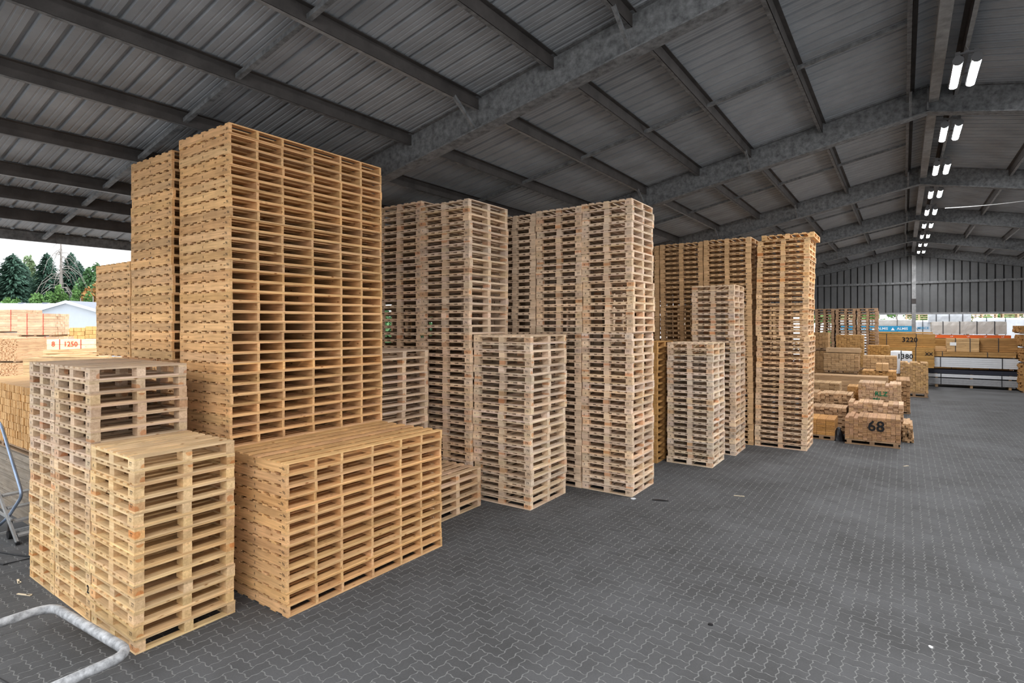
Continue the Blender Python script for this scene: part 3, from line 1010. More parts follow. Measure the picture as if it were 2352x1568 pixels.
pack('board_pack', 'long low pack stretching behind the flat-topped one', 'timber pack', -3.0, -0.5, 25.6, 26.5, 0.0, 1.48, 'x', 0.12, 0.06, (0.487, 0.334, 0.204), base=0.1, group=GR, seed=9, ragged=0.3)
pack('board_pack', 'pack of edge boards seen side-on by the aisle', 'timber pack', -0.34, 0.21, 26.9, 28.9, 0.0, 1.30, 'y', 0.11, 0.05, (0.403, 0.251, 0.136), base=0.1, group=GR, seed=10, ragged=0.3, jend=0.05)
pack('board_pack', 'golden pack under two short stacked beams', 'timber pack', -1.40, -0.24, 27.4, 28.5, 0.0, 1.60, 'y', 0.115, 0.062, TO, base=0.1, group=GR, seed=11, ragged=0.2)
pack('beam_bundle', 'two short square beams lying on a golden pack', 'beams', -0.92, -0.50, 27.35, 28.2, 1.60, 1.90, 'y', 0.21, 0.30, (0.554, 0.350, 0.170), single=True, group=GR, seed=12)
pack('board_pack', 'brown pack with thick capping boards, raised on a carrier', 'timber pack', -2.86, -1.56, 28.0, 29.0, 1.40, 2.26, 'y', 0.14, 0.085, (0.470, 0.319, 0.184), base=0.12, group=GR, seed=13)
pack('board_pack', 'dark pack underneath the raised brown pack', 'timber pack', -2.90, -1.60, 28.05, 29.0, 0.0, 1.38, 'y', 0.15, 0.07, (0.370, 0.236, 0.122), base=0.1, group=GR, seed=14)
pack('log_row', 'row of round-edged planks lying across the raised pack', 'planks', -2.76, -1.50, 28.05, 28.9, 2.28, 2.47, 'x', 0.17, 0.16, (0.454, 0.327, 0.211), group=GR, seed=15, jend=0.05)
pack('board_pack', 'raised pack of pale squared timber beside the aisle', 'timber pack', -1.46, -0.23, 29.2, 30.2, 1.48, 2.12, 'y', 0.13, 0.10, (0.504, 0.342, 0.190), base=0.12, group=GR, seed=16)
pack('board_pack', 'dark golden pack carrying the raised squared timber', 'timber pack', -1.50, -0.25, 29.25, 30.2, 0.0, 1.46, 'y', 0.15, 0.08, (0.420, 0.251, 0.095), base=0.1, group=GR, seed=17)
pack('board_pack', 'brown pack high up behind the golden stack edge', 'timber pack', -3.75, -2.98, 31.0, 32.0, 2.25, 3.10, 'y', 0.13, 0.08, (0.420, 0.266, 0.136), base=0.12, group=GR, seed=18)
pack('board_pack', 'pack below the high brown one near the golden stack', 'timber pack', -3.75, -2.90, 31.0, 32.0, 0.0, 2.22, 'y', 0.14, 0.08, (0.370, 0.236, 0.122), base=0.1, group=GR, seed=19)
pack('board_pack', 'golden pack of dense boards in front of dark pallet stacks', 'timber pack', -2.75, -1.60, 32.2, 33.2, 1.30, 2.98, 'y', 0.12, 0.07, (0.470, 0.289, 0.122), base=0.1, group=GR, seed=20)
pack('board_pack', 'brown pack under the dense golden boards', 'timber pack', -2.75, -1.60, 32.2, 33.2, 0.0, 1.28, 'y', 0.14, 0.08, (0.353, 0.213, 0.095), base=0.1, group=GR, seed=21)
pack('board_pack', 'golden block-shaped pack beside dark pallet stacks', 'timber pack', -1.45, -0.58, 33.0, 34.0, 0.0, 2.46, 'y', 0.11, 0.07, (0.454, 0.258, 0.088), base=0.1, group=GR, seed=22)
p = pack('slat_pack', 'tall neat pack of slats on a carrier beside the aisle', 'timber pack', -0.13, 0.97, 33.4, 34.6, 0.0, 1.66, 'y', 0.098, 0.072, (0.521, 0.342, 0.177), single=True, base=0.22, group=GR, seed=23, ragged=0.4, straps=1)
pack('slat_offcuts', 'bundle of slat offcuts leaning against the 68 pack', 'offcuts', -0.03, 0.24, 20.4, 21.6, 0.0, 0.55, 'y', 0.07, 0.05, (0.437, 0.289, 0.170), group=GR, seed=24, jit=0.02, jend=0.12, ragged=0.5)
# crumpled dark sheet between two packs
rn = random.Random(5)
tv = [(-1.62 + 0.20 * math.cos(a) * r_, 19.75 + 0.30 * math.sin(a) * r_, max(0.0, (0.46 * (1 - r_) + rn.uniform(-.03, .03)))) for r_ in (0.25, 0.55, 0.8, 1.0) for a in [k * math.pi / 7 for k in range(14)]]
tf = [(i * 14 + j, i * 14 + (j + 1) % 14, (i + 1) * 14 + (j + 1) % 14, (i + 1) * 14 + j) for i in range(3) for j in range(14)] + [tuple(range(14))]
me = bpy.data.meshes.new('tarp_sheet')
me.from_pydata(tv, [], tf)
me.materials.append(M['black'])
tag(ob('tarp_sheet', me), 'crumpled dark plastic sheet between orange pack and 68 pack', 'sheet')

# long packs along the far end
FG = 'long packs at the far opening'
p = pack('long_pack', 'long orange-brown timber pack marked 3220', 'timber pack', -1.6, 1.40, 38.0, 39.1, 2.24, 2.96, 'x', 0.14, 0.11, (0.454, 0.258, 0.088), straps=2, group=FG, seed=31, jend=0.02)
mark(p, '3220', 0.36, 'ink', 0.38, 0.40, -0.575, 0.006)
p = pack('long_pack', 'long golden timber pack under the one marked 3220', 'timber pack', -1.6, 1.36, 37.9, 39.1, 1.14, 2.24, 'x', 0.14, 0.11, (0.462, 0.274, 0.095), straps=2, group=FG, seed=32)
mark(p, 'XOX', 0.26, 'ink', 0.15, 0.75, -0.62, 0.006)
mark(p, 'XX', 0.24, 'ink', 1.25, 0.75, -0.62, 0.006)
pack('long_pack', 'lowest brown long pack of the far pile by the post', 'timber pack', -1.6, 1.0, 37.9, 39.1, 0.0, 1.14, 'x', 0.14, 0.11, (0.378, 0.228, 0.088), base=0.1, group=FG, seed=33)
pack('plank_row', 'thin planks laid on top of the 3220 pack', 'planks', -1.6, 1.20, 38.1, 39.0, 2.99, 3.07, 'x', 0.18, 0.07, (0.462, 0.289, 0.116), group=FG, seed=34, jend=0.12)
p = wrapped('wrapped_pack', 'white foil-wrapped pack marked 1380', 'wrapped pack', -0.55, 0.36, 35.2, 36.2, 0.95, 2.12, 'wrap_white', 1, FG, 3)
mark(p, '1380', 0.34, 'ink', 0.16, 0.90, -0.525, 0.006)
pack('board_pack', 'pack of boards under the white foil pack marked 1380', 'timber pack', -0.55, 0.36, 35.2, 36.2, 0.0, 0.94, 'y', 0.12, 0.08, (0.386, 0.243, 0.116), base=0.1, group=FG, seed=35)
for q, (z0, z1, m, lab, x1) in enumerate(((0.16, 0.50, 'paintgrey', 'lowest grey painted board pack by the far opening', 4.95), (0.56, 0.74, 'paintwhite', 'thin white board pack above the grey one', 4.95), (0.77, 0.98, 'paintblack', 'dark blue wrapped pack between white board packs', 4.98), (1.12, 1.66, 'paintwhite', 'thick white board pack on top of the painted pile', 4.98))):
    e = empty('painted_pack', (3.05, 40.2, z0))
    tag(e, lab, 'board pack', FG)
    L_ = 2 * (x1 - 3.05)
    nb = max(1, round((z1 - z0) / 0.11))
    for b_ in range(nb):
        for c_ in range(3):
            MB().box((random.uniform(-.02, .02), -0.4 + 0.4 * c_, (z1 - z0) * (b_ + 0.5) / nb), (L_, 0.385, (z1 - z0) / nb * 0.96)).build('board', M[m], e)
    for fx in (-0.35, 0.33):
        MB().box((fx * L_, -0.61, (z1 - z0) / 2), (0.04, 0.008, z1 - z0)).build('strap', M['strap'], e)
    for fx in (-0.4, 0.0, 0.42):
        MB().box((fx * L_, 0, -0.03 if q else -0.08), (0.12, 1.1, 0.05 if q else 0.16)).build('bearer', M['wy'], e, color=(0.4, 0.28, 0.17))
for q, x in enumerate((1.5, 3.0, 4.6)):
    pass
p = pack('long_pack', 'flat timber layer on top of the painted board pile', 'timber pack', 0.6, 4.9, 39.6, 40.8, 1.72, 1.98, 'x', 0.15, 0.12, (0.437, 0.266, 0.109), straps=2, group=FG, seed=36)
p = pack('planed_pack', 'short pale planed pack with white label and black straps', 'timber pack', 1.98, 3.38, 39.7, 40.6, 1.99, 2.72, 'x', 0.15, 0.09, (0.554, 0.380, 0.204), straps=2, group=FG, seed=37, jend=0.003, jit=0.001)
MB().box((-0.42, -0.462, 0.42), (0.28, 0.006, 0.18)).build('label_sheet', M['label'], p)
pack('long_pack', 'dark timber pack beyond the short planed pack', 'timber pack', 3.42, 5.0, 40.0, 40.9, 1.99, 2.74, 'x', 0.15, 0.12, (0.353, 0.205, 0.082), straps=1, group=FG, seed=38, ragged=0.4)
pack('plank_row', 'two thin planks beside the short planed pack', 'planks', 0.9, 1.9, 39.8, 40.6, 1.99, 2.25, 'x', 0.14, 0.09, (0.487, 0.319, 0.163), group=FG, seed=39, jend=0.1, ragged=0.5)
wrapped('wrapped_pack', 'long grey foil-wrapped pack with four dark straps', 'wrapped pack', 1.38, 4.72, 41.5, 42.6, 2.92, 3.66, 'wrap_grey', 4, FG, 7)
e = empty('orange_pack', (3.05, 42.0, 2.70))
tag(e, 'flat pack in orange printed foil under the grey wrapped pack', 'wrapped pack', FG)
MB().box((0, 0, 0.09), (3.7, 1.05, 0.18)).build('foil', M['orange'], e)
for fx in (-1.5, -0.75, 0.0, 0.75, 1.5):
    ob('print', text_mesh('UP', 0.11, 'label'), e, (fx, -0.53, 0.09))
pack('long_pack', 'orange-brown pile under the orange foil pack', 'timber pack', 1.25, 5.0, 41.4, 42.6, 0.0, 2.68, 'x', 0.16, 0.14, (0.420, 0.243, 0.082), base=0.1, straps=2, group=FG, seed=40)
for q, (z0, z1, x0) in enumerate(((0.0, 1.45, 4.95), (1.5, 2.25, 5.0), (2.3, 2.95, 4.98), (3.0, 3.42, 4.90))):
    pack('board_pack', ('bottom', 'second', 'third', 'topmost')[q] + ' rough brown pack of the pile at the picture edge', 'timber pack', x0, x0 + 1.7, 38.6, 41.0, z0, z1, 'x', 0.13, 0.07, (0.386, 0.220, 0.088), base=0.1, group='rough brown pile', seed=50 + q, jend=0.06, ragged=0.2)

# yard beyond the far opening
YG = 'wrapped packs in the yard beyond the far opening'
p = wrapped('wrapped_pack', 'wrapped timber pack with blue printed band in the yard', 'wrapped pack', -4.6, 0.62, 52.0, 53.2, 2.80, 3.85, 'wrap_grey', 3, YG, 11)
MB().box((0, -0.628, 0.36), (5.15, 0.006, 0.42)).build('blue_band', M['wrap_blue'], p)
for xx in (-2.1, -0.7, 0.55, 1.8):
    mark(p, 'ALMIS', 0.26, 'label', xx + 0.12, 0.36, -0.636, 0.004)
    MB().prism([(xx - 0.60, -0.634, 0.24), (xx - 0.36, -0.634, 0.24), (xx - 0.48, -0.634, 0.46)], (0, -0.004, 0)).build('logo_triangle', M['label'], p)
wrapped('wrapped_pack', 'white wrapped pack carrying the blue banded one', 'wrapped pack', -4.6, 0.62, 52.0, 53.2, 1.4, 2.78, 'wrap_white', 3, YG, 12)
wrapped('wrapped_pack', 'lowest white wrapped pack beyond the gable post', 'wrapped pack', -4.6, 0.62, 52.0, 53.2, 0.0, 1.38, 'wrap_white', 3, YG, 13)
p = wrapped('wrapped_pack', 'white wrapped pack lettered MERCE beside the gable post', 'wrapped pack', 0.68, 1.62, 51.0, 52.2, 0.0, 3.80, 'wrap_white', 1, YG, 14)
mark(p, 'MERCE', 0.22, 'wrap_blue', 0.02, 3.22, -0.64, 0.006)
MB().prism([(-0.40, -0.630, 3.28), (-0.30, -0.630, 3.05), (-0.26, -0.630, 3.05)], (0, -0.004, 0)).build('logo_stroke', M['ink'], p)
wrapped('wrapped_pack', 'white wrapped pack high in the yard, nearest the grey foil pack', 'wrapped pack', 1.45, 3.85, 50.2, 51.3, 3.62, 4.25, 'wrap_white', 3, YG, 15)
wrapped('wrapped_pack', 'white wrapped pile under the high yard pack', 'wrapped pack', 1.66, 3.9, 50.2, 51.3, 0.0, 3.60, 'wrap_white', 3, YG, 16)
wrapped('wrapped_pack', 'white wrapped pile further along the yard', 'wrapped pack', 4.1, 8.5, 51.5, 52.6, 0.0, 3.95, 'wrap_white', 4, YG, 17)
for q, x in enumerate((-5.0, 0.2, 4.4, 6.6)):
    e = empty('distant_pallet_pile', (x + 0.9, 60.5, 0))
    tag(e, ('pale pallet pile in the far yard by the bushes', 'pale pallet pile beyond the gable post', 'pale pallet pile beyond the white wrapped packs', 'pale pallet pile farthest along the yard')[q], 'pallet pile', 'pale pallet piles in the yard')
    mb = MB()
    for l in range(29):
        mb.box((0, 0, l * 0.16 + 0.145), (1.9, 1.2, 0.025)).box((0, -0.55, l * 0.16 + 0.01), (1.9, 0.1, 0.02))
        for fx in (-0.9, 0, 0.9):
            mb.box((fx, -0.55, l * 0.16 + 0.07), (0.1, 0.1, 0.11)).box((fx, 0.55, l * 0.16 + 0.07), (0.1, 0.1, 0.11))
    o = mb.build('pallets', M['wsx'], e, color=(0.62, 0.48, 0.34))
    o['kind'] = 'stuff'

# ================================================================== YARD beside the open eave
def yd(lat, dep):
    return (ci * lat - si * dep, si * lat + ci * dep)
def ypack(name, label, cat, l0, l1, dep, thick, z0, z1, axis, bw, bh, tint, rot=0.0, **kw):
    x, y = yd((l0 + l1) / 2, dep + thick / 2)
    w = l1 - l0
    return pack(name, label, cat, x - w / 2, x + w / 2, y - thick / 2, y + thick / 2, z0, z1, axis, bw, bh, tint, rz=R(34.7 + rot), **kw)
OG = 'timber packs in the side yard'
PT = (0.62, 0.44, 0.31)
ypack('yard_pack', 'tilted-looking reddish pack with red straps, topmost in the side yard', 'timber pack', -26.25, -24.35, 30.0, 1.1, 2.84, 4.06, 'x', 0.16, 0.14, PT, straps=2, strapmat='redstrap', base=0.1, group=OG, seed=61)
ypack('yard_pack', 'reddish pack with a paper label below the topmost yard pack', 'timber pack', -26.25, -24.10, 29.9, 1.2, 1.50, 2.84, 'x', 0.16, 0.14, PT, straps=2, strapmat='redstrap', base=0.1, group=OG, seed=62)
ypack('yard_pack', 'lowest reddish pack of the side yard pile', 'timber pack', -26.25, -24.10, 29.9, 1.2, 0.0, 1.5, 'x', 0.16, 0.14, PT, base=0.1, group=OG, seed=63)
ypack('yard_pack', 'upper reddish pack cut by the picture edge', 'timber pack', -31.5, -28.4, 33.0, 1.2, 3.0, 4.35, 'x', 0.16, 0.14, PT, straps=2, strapmat='redstrap', base=0.1, group=OG, seed=64)
ypack('yard_pack', 'lower reddish pile cut by the picture edge', 'timber pack', -31.5, -28.4, 33.0, 1.2, 0.0, 3.0, 'x', 0.16, 0.14, PT, base=0.1, group=OG, seed=65)
for q, (z0, z1) in enumerate(((0.0, 0.72), (0.74, 1.72), (1.74, 2.85))):
    ypack('yard_pack', ('bottom', 'middle', 'upper')[q] + ' pack with sawn ends facing the hall', 'timber pack', -24.6, -22.72, 26.0, 1.6, z0, z1, 'y', 0.075, 0.05, (0.55, 0.36, 0.22), straps=0, base=0.08, group=OG, seed=66 + q, jend=0.03)
p = ypack('beam_pack', 'pale squared beams marked 8 1250 in red paint', 'beams', -19.75, -17.75, 24.0, 0.7, 2.42, 2.86, 'x', 0.35, 0.22, (0.78, 0.66, 0.46), straps=2, strapmat='redstrap', group=OG, seed=70, jit=0.002)
mark(p, '8', 0.30, 'inkred', -0.72, 0.23, -0.365, 0.004)
mark(p, '1250', 0.30, 'inkred', 0.02, 0.23, -0.365, 0.004)
ypack('beam_pack', 'pale beams under the red-marked ones', 'beams', -19.9, -17.6, 24.0, 0.8, 0.0, 2.40, 'x', 0.40, 0.22, (0.66, 0.50, 0.32), base=0.1, group=OG, seed=71)
for q in range(3):
    ypack('cant_pack', 'rust-stained square cant pile, ' + ('first', 'second', 'third')[q] + ' of three before the white building', 'timber pack', -27.5 + 0.92 * q, -26.62 + 0.92 * q, 34.0, 1.0, 0.0, (3.22, 3.30, 3.38)[q], 'y', 0.22, 0.235, (0.72, 0.47, 0.20), group='rust-stained cant piles', seed=72 + q, jit=0.01)
ypack('yard_pack', 'brown pack carrying loose planks behind the front stacks', 'timber pack', -17.3, -14.4, 20.0, 1.0, 0.0, 2.30, 'x', 0.16, 0.12, (0.50, 0.35, 0.20), base=0.1, group=OG, seed=76)
for q in range(9):
    rn = random.Random(900 + q)
    x, y = yd(-15.9 + rn.uniform(-0.5, 0.5), 20.3 + 0.09 * q)
    pl = MB().box((0, 0, 0), (rn.uniform(1.6, 2.6), 0.16, 0.035)).build('loose_plank', M['wx'], None, (x, y, 2.33 + 0.032 * q), color=(0.60, 0.43, 0.26))
    pl.rotation_euler = (R(rn.uniform(-2, 2)), R(rn.uniform(-2.5, 2.5)), R(34.7 + rn.uniform(-9, 9)))
    tag(pl, 'loose brown plank on the yard pack, ' + ordinal(q + 1) + ' counted up from the bottom', 'plank', 'loose planks behind the front stacks')
# orange pack and dark pile just left of the front stacks
pack('board_pack', 'orange pack of upright boards beside the rolling ladder', 'timber pack', -15.6, -11.92, 3.25, 4.25, 1.24, 2.41, 'y', 0.05, 0.13, (0.62, 0.38, 0.17), base=0.10, seed=80, jit=0.001, jend=0.01)
pack('board_pack', 'grey weathered plank pile under the orange pack', 'timber pack', -15.6, -12.32, 3.30, 4.2, 0.0, 1.24, 'x', 0.14, 0.06, (0.26, 0.23, 0.20), seed=81, jend=0.05)
pack('panel_stack', 'upright brown panels beside the grey plank pile', 'panels', -12.28, -11.74, 3.30, 4.2, 0.0, 1.22, 'y', 0.09, 1.2, (0.42, 0.25, 0.11), single=True, seed=82, jit=0.001)

# ------------------------------------------------------------------ white building, trees
def wpt(l, dep, z):
    x, y = yd(l, dep)
    return (x, y, z)
wbld = empty('white_building', (*yd(-47.1, 60), 0))
wbld.rotation_euler = (0, 0, R(34.7))
tag(wbld, 'white rendered shed with a shallow gable in the side yard', 'building')
MB().prism([(-4.2, 0, 0), (4.2, 0, 0), (4.2, 0, 4.55), (0, 0, 5.75), (-4.2, 0, 4.55)], (0, 14, 0)).build('walls', M['render'], wbld)
for sgn, m in ((-1, 'eternit'), (1, 'slate')):
    MB().prism([(0, -0.3, 5.80), (sgn * 4.5, -0.3, 4.52), (sgn * 4.5, -0.3, 4.68), (0, -0.3, 6.0)], (0, 14.6, 0)).build('roof_slope', M[m], wbld)
    MB().prism([(0, -0.36, 5.70), (sgn * 4.55, -0.36, 4.40), (sgn * 4.55, -0.36, 4.70), (0, -0.36, 6.03)], (0, 0.06, 0)).build('barge_board', M['eternit'], wbld)
MB().tube([(2.8, 5, 5.0), (2.8, 5, 6.1)], 0.12, 8).build('roof_vent', M['eternit'], wbld)
wing = empty('long_shed', (*yd(-58.6, 61), 0))
wing.rotation_euler = (0, 0, R(34.7))
tag(wing, 'long pale shed roof beside the white gable', 'building')
MB().prism([(-9, 0, 0), (6.6, 0, 0), (6.6, 0, 4.2), (-9, 0, 4.2)], (0, 10, 0)).build('walls', M['render'], wing)
MB().prism([(-9, -0.4, 4.25), (-9, 5, 5.95), (-9, 10.4, 4.25), (-9, 10.4, 4.1), (-9, -0.4, 4.1)], (15.8, 0, 0)).build('roof', M['eternit'], wing)
for k in range(5):
    MB().box((-7 + 2.8 * k, 5, 5.95), (0.5, 0.5, 0.16)).build('roof_vent', M['slate'], wing)
rh = empty('red_roofed_house', (*yd(-86, 108), 0))
rh.rotation_euler = (0, 0, R(34.7))
tag(rh, 'house with red tiled roof half hidden by the spruces', 'building')
MB().prism([(-5, 0, 0), (5, 0, 0), (5, 0, 7.5), (-5, 0, 7.5)], (0, 8, 0)).build('walls', M['render'], rh)
MB().prism([(-5.4, -0.5, 7.3), (-5.4, 4, 11.6), (-5.4, 8.5, 7.3)], (10.8, 0, 0)).build('roof', M['redroof'], rh)

def leaf_cloud(name, mat, parent, blobs, n, size, seed, flat=1.0):
    rn = random.Random(seed)
    v, f = [], []
    for _ in range(n):
        bx_, by_, bz_, br, bh_ = rn.choice(blobs)
        d = Vector((rn.gauss(0, 1), rn.gauss(0, 1), rn.gauss(0, 1))).normalized() * (rn.random() ** 0.35)
        c = Vector((bx_ + d.x * br, by_ + d.y * br, bz_ + d.z * bh_))
        a = Vector((rn.gauss(0, 1), rn.gauss(0, 1), rn.gauss(0, 1) * flat)).normalized()
        b = a.cross(Vector((rn.gauss(0, 1), rn.gauss(0, 1), rn.gauss(0, 1)))).normalized()
        s_ = size * rn.uniform(0.6, 1.4)
        k = len(v)
        v += [tuple(c + a * s_), tuple(c + b * s_ * 0.6), tuple(c - a * s_), tuple(c - b * s_ * 0.6)]
        f.append((k, k + 1, k + 2, k + 3))
    me = bpy.data.meshes.new(name)
    me.from_pydata(v, [], f)
    me.materials.append(mat)
    return ob(name, me, parent)

def conifer(label, lat, dep, h, r, seed, mat='spruce'):
    rn = random.Random(seed)
    e = empty('spruce_tree', (*yd(lat, dep), 0))
    tag(e, label, 'tree', 'trees behind the side yard')
    MB().tube([(0, 0, 0), (0, 0, h * 0.97)], 0.28, 8, r2=0.04).build('trunk', M['bark'], e, smooth=True)
    v, f = [], []
    lev = 70
    for i in range(lev):
        t = i / (lev - 1)
        z = h * (0.08 + 0.92 * t)
        rr = 1.25 * r * (1 - t) ** 0.6 * (0.85 + 0.3 * rn.random()) + 0.12
        for k in range(22):
            a = rn.uniform(0, 2 * math.pi)
            L_ = rr * rn.uniform(0.75, 1.1)
            d = Vector((math.cos(a), math.sin(a), 0))
            sd = Vector((-d.y, d.x, 0))
            for q in range(4):
                u0 = 0.25 + 0.2 * q
                c = d * (L_ * u0) + Vector((0, 0, z - 0.35 * L_ * u0 + 0.22 * L_ * u0 * u0 + rn.uniform(-.15, .15)))
                w = 0.12 * L_ * (1.2 - u0) + 0.05
                tip = c + d * (L_ * 0.30) + Vector((0, 0, -0.12 * L_ + rn.uniform(-.1, .12)))
                n0 = len(v)
                v += [tuple(c - sd * w), tuple(c + sd * w), tuple(tip + sd * w * 0.3), tuple(tip - sd * w * 0.3 - Vector((0, 0, 0.15)))]
                f.append((n0, n0 + 1, n0 + 2, n0 + 3))
    me = bpy.data.meshes.new('foliage')
    me.from_pydata(v, [], f)
    me.materials.append(M[mat])
    ob('foliage', me, e)

def broadleaf(name, label, lat, dep, h, r, mat, seed, n=2600, size=0.28, low=0.25, grp='trees behind the side yard', at_=None, cat='tree'):
    rn = random.Random(seed)
    e = empty(name, (*(at_ or yd(lat, dep)), 0))
    tag(e, label, cat, grp)
    MB().tube([(0, 0, 0), (0.1, 0, h * 0.4), (0, 0, h * 0.8)], 0.2, 7, r2=0.05).build('trunk', M['bark'], e, smooth=True)
    blobs = []
    for _ in range(11):
        a = rn.uniform(0, 6.28)
        q = rn.random() ** 0.6 * r * 0.7
        zz = h * rn.uniform(low + 0.1, 0.88)
        blobs.append((math.cos(a) * q, math.sin(a) * q, zz, r * rn.uniform(0.3, 0.5) * (1.15 - 0.5 * zz / h), h * rn.uniform(0.10, 0.17)))
    leaf_cloud('foliage', M[mat], e, blobs, n, size, seed + 1)

S_ = 1 / 1298.67
conifer('broad dark spruce at the picture edge behind the pale shed', (30 - 1176) * S_ * 95, 95, 15.3, 3.9, 1)
conifer('second dark spruce merging with the first one', (48 - 1176) * S_ * 97, 97, 14.2, 2.9, 2)
conifer('dark spruce in front of the red roof', (108 - 1176) * S_ * 95, 95, 15.4, 2.7, 3)
conifer('dark spruce directly behind the dead tree', (163 - 1176) * S_ * 96, 96, 15.6, 2.7, 4)
conifer('slimmer spruce between dead tree and yellowing shrubs', (182 - 1176) * S_ * 98, 98, 14.2, 2.4, 5)
broadleaf('birch_tree', 'pale green birch between two spruces', (76 - 1176) * S_ * 106, 106, 16.2, 2.8, 'birch', 21, 2600, 0.30)
broadleaf('leafy_tree', 'loose green tree next to the shorter long-pallet stack', (214 - 1176) * S_ * 96, 96, 14.6, 2.6, 'leaf2', 22, 2200, 0.28)
broadleaf('leafy_tree', 'green tree half hidden behind the long-pallet stacks', (245 - 1176) * S_ * 95, 95, 13.0, 3.0, 'leaf2', 23, 2400, 0.30)
broadleaf('autumn_tree', 'orange autumn shrub beside the long-pallet stack', (208 - 1176) * S_ * 88, 88, 10.4, 2.2, 'autumn', 24, 1600, 0.22)
for q, (px, hh, rr, m, lab) in enumerate(((18, 8.0, 1.8, 'leaf', 'small light green bush at the picture edge'), (48, 7.4, 1.6, 'leaf2', 'dull green bush behind the shed roof vents'), (72, 8.0, 1.7, 'leaf', 'light bush below the red roof'), (100, 8.4, 1.9, 'leaf', 'light bush before the middle spruce'), (130, 9.2, 2.3, 'leaf', 'largest light green bush under the dead tree'), (160, 8.6, 2.0, 'leaf', 'light bush above the white gable peak'), (185, 9.0, 2.0, 'leaf', 'round green bush above the grey roof slope'), (214, 9.3, 2.2, 'leaf2', 'deep green bush touching the long-pallet stack'), (240, 9.0, 2.4, 'leaf2', 'bush hidden behind the long-pallet stack'))):
    broadleaf('bush', lab, (px - 1176) * S_ * 80, 80, hh, rr, m, 40 + q, 1900, 0.20, 0.05, 'bushes behind the white shed', cat='bush')
# dead tree
dt = empty('dead_tree', (*yd((140 - 1176) * S_ * 85, 85), 0))
tag(dt, 'bare dead tree with hanging grey branches', 'tree', 'trees behind the side yard')
MB().tube([(0, 0, 0), (0.1, 0, 6), (-0.05, 0, 11), (0.0, 0, 17.2)], 0.30, 8, r2=0.09).build('trunk', M['bark'], dt, smooth=True)
rn = random.Random(3)
for q in range(46):
    z = rn.uniform(6.5, 14.5) if q > 7 else rn.uniform(14, 17)
    a = rn.uniform(0, 6.28)
    L_ = rn.uniform(0.8, 3.4) * (1.0 if q > 7 else 0.4)
    d = Vector((math.cos(a), math.sin(a), 0))
    MB().tube([Vector((0, 0, z)), Vector((0, 0, z + 0.1)) + d * L_ * 0.4, Vector((0, 0, z - 0.35 * L_)) + d * L_ * 0.8, Vector((0, 0, z - 0.95 * L_)) + d * L_ * 1.05], 0.06, 5, r2=0.015).build('branch', M['bark'], dt)
# greenery beyond the far opening
for q, x in enumerate((-6.5, -3.5, -0.6, 2.2, 5.5, 8.5)):
    broadleaf('yard_bush', ('bush', 'round bush', 'low bush', 'wide bush', 'tall bush', 'last bush')[q] + ' in the yard beyond the far opening, ' + ordinal(q + 1) + ' from the pallet stacks', 0, 0, 6.3, 2.3, 'leaf', 140 + q, 1500, 0.24, 0.05, 'bushes beyond the far opening', at_=(x, 68.0), cat='bush')
for q in range(7):
    broadleaf('yard_tree', 'green tree behind the tall pallet stacks, ' + ordinal(q + 1) + ' along the side yard', 0, 0, 9.0, 3.4, 'leaf2', 240 + q, 1800, 0.34, 0.05, 'trees along the side yard', at_=(-44.0 - 2 * (q % 2), 26.0 + 7.0 * q))

# ================================================================== SMALL THINGS IN FRONT
def bent(pts, r, n=6):
    """polyline with rounded corners"""
    pts = [Vector(p) for p in pts]
    out = [pts[0]]
    for i in range(1, len(pts) - 1):
        a = (pts[i - 1] - pts[i]).normalized()
        b = (pts[i + 1] - pts[i]).normalized()
        p0, p1 = pts[i] + a * r, pts[i] + b * r
        for k in range(n + 1):
            t = k / n
            out.append(p0 * (1 - t) ** 2 + pts[i] * 2 * t * (1 - t) + p1 * t * t)
    out.append(pts[-1])
    return out
gr_ = empty('guard_rail', (-7.05, 2.0, 0))
tag(gr_, 'bent white tubular guard rail with scuffed paint on the floor', 'guard rail')
ox, oy = -7.05, 2.0
path = bent([(-7.97 - ox, 0.4 - oy, 0.30), (-7.95 - ox, 2.31 - oy, 0.30), (-6.19 - ox, 2.42 - oy, 0.30), (-6.10 - ox, 0.6 - oy, 0.30)], 0.20)
MB().tube(path, 0.048, 14).build('rail_tube', M['white_tube'], gr_, smooth=True)
for x, y in ((-7.96, 1.2), (-6.16, 1.9), (-6.12, 0.9), (-7.97, 0.6)):
    MB().tube([(x - ox, y - oy, 0.0), (x - ox, y - oy, 0.28)], 0.022, 10).build('post', M['steel_dark'], gr_, smooth=True)
    MB().box((x - ox, y - oy, 0.005), (0.12, 0.12, 0.01)).build('foot_plate', M['steel_dark'], gr_)

ld = empty('rolling_ladder', (-12.1, 2.94, 0))
tag(ld, 'rolling platform ladder with blue-grey tubular handrail', 'ladder')
hp = bent([(-1.2, 0.0, 1.98), (-0.42, 0.0, 1.80), (0.66, 0.0, 0.80), (-0.05, 0.0, 0.32), (-0.5, 0.0, 0.10)], 0.16)
MB().tube(hp, 0.024, 10).build('handrail', M['blue_tube'], ld, smooth=True)
MB().tube([Vector(q) + Vector((0, 0.5, 0)) for q in hp], 0.024, 10).build('handrail', M['blue_tube'], ld, smooth=True)
for yy in (-0.03, 0.53):
    MB().bar((-0.55, yy, 0.72), (0.53, yy, 0.03), 0.03, 0.07).build('leg', M['alu'], ld)
    MB().box((0.53, yy, 0.02), (0.06, 0.05, 0.04)).build('rubber_foot', M['black'], ld)
for k in range(4):
    MB().box((0.42 - 0.27 * k, 0.25, 0.12 + 0.165 * k), (0.14, 0.5, 0.03)).build('step', M['alu'], ld)
MB().bar((-0.6, -0.02, 0.33), (0.2, -0.02, 0.33), 0.03, 0.03).build('crossbar', M['alu'], ld)
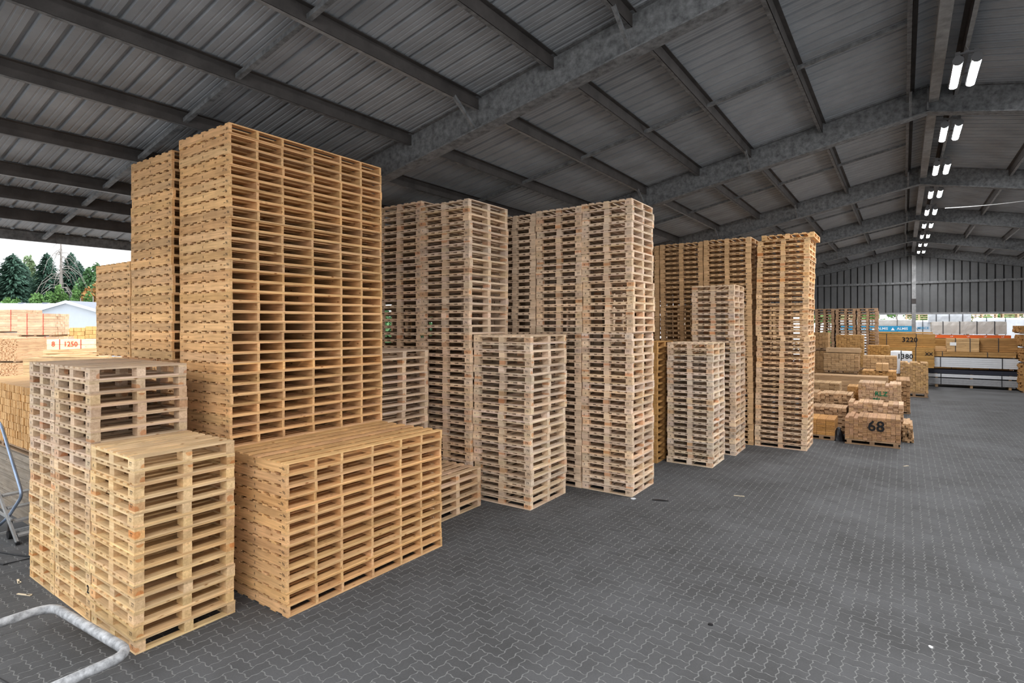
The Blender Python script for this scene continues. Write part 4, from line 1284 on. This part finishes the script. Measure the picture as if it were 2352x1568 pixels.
cst = MB().tube([(0.1, -0.045, 0.07), (0.1, 0.005, 0.07)], 0.07, 16).build('castor_wheel', M['black'], ld)
MB().box((0.1, -0.02, 0.19), (0.05, 0.06, 0.12)).build('castor_fork', M['steel_dark'], cst)

wb = tag(empty('white_box', (-12.62, 2.55, 0)), 'small white box cut off by the picture edge', 'box')
MB().box((0, 0, 0.14), (0.5, 0.3, 0.28)).build('body', M['label'], wb)
MB().box((0, 0, 0.29), (0.52, 0.32, 0.03)).build('lid', M['label'], wb)

fc = MB().tube([(-12.6, 2.60, 0.012), (-12.1, 2.72, 0.012), (-11.5, 2.62, 0.012), (-11.0, 2.78, 0.012), (-10.7, 2.9, 0.012), (-10.75, 2.55, 0.012), (-11.2, 2.42, 0.012), (-11.8, 2.5, 0.012), (-11.9, 2.6, 0.012)], 0.012, 6).build('floor_cable', M['black'])
tag(fc, 'black cable looped on the floor by the ladder', 'cable')
fw = MB().tube([(-8.3, 1.5, 0.008), (-7.9, 1.62, 0.02), (-7.5, 1.68, 0.012), (-7.15, 1.74, 0.006)], 0.004, 5).build('thin_wire', M['black'])
tag(fw, 'thin dark wire on the pavers inside the guard rail', 'wire')

# roof cables
rc = MB()
pts = [(-13.0, 0.5 + 0.33 * k, 5.80 + 0.035 * math.sin(k * 1.15) - 0.012 * math.sin(k * 0.37)) for k in range(24)]
rc.tube(pts, 0.014, 6)
rc.tube([(x - 0.05, y, z + 0.03 * math.sin(i * 0.8 + 1)) for i, (x, y, z) in enumerate(pts)], 0.012, 6)
tag(rc.build('roof_cable', M['black']), 'pair of black cables slung under the eave purlins', 'cable')
tag(MB().tube([(1.2 + 0.25 * k, 25.0, 7.58 - 0.03 * math.sin(k / 9 * 3.14)) for k in range(10)], 0.012, 6).build('roof_wire', M['label']), 'thin white wire strung under the far roof slope', 'wire')

# scraps on the floor
def scrap(name, label, x, y, s, m, rz, cat='scrap'):
    mb = MB()
    n = 7
    rn = random.Random(int(x * 100))
    mb.prism([(s[0] * math.cos(2 * math.pi * k / n) * rn.uniform(0.6, 1.1), s[1] * math.sin(2 * math.pi * k / n) * rn.uniform(0.6, 1.1), 0) for k in range(n)], (0, 0, s[2]))
    o = mb.build(name, M[m], None, (x, y, 0.002))
    o.rotation_euler = (0, 0, rz)
    tag(o, label, cat)
scrap('rag', 'flat dark rag on the pavers past the 77 stack', -3.98, 10.9, (0.16, 0.05, 0.012), 'black', 0.3)
scrap('plastic_scrap', 'pale plastic scrap at the foot of the 77 stack', -4.46, 10.70, (0.06, 0.05, 0.012), 'wrap_white', 0.6)
scrap('dark_blot', 'small dark lump on the open pavers', -1.85, 6.73, (0.03, 0.03, 0.012), 'black', 0.0)
scrap('paper_scrap', 'tiny white paper scrap on the open pavers near the edge', 0.24, 7.62, (0.025, 0.03, 0.008), 'label', 0.4)
for q, (x, y, rz, L_) in enumerate(((-9.35, 2.42, 0.4, 0.22), (-9.9, 2.50, -0.2, 0.16), (-2.75, 12.1, 0.3, 0.2), (0.05, 17.0, 0.9, 0.16))):
    o = MB().box((0, 0, 0.006), (L_, 0.025, 0.008)).box((L_ * 0.3, 0.01, 0.007), (L_ * 0.3, 0.03, 0.006), 0.2).build('wood_sliver', M['wx'], None, (x, y, 0.0), color=(0.75, 0.68, 0.55))
    o.rotation_euler = (0, 0, rz)
    tag(o, ('pale wood sliver by the outer front stack', 'shorter wood sliver near the floor cable', 'wood sliver on the open aisle pavers', 'wood sliver beyond the 68 pack')[q], 'sliver')
# hand-painted marks on single pallets
for nm_, txt, sz, m_, loc in (('middle stack of three beside the guard rail', '2', 0.13, 'ink', (0.47, 0.10)), ('tall stack stamped 79', 'W', 0.10, 'inkgreen', (-0.60, 0.075))):
    for o_ in [q for q in bpy.data.objects if q.get('label', '').endswith('of the ' + nm_) and q['label'].startswith('block pallet, ' + ('eighteenth' if txt == '2' else 'nineteenth'))]:
        ch = [c for c in o_.children if c.name.startswith('block')]
        ch.sort(key=lambda c: (c.location.y, abs(c.location.x - loc[0])))
        ob('paint_mark', text_mesh(txt, sz, m_, 0.004), ch[0], (0.0, -0.0535, 0.0))
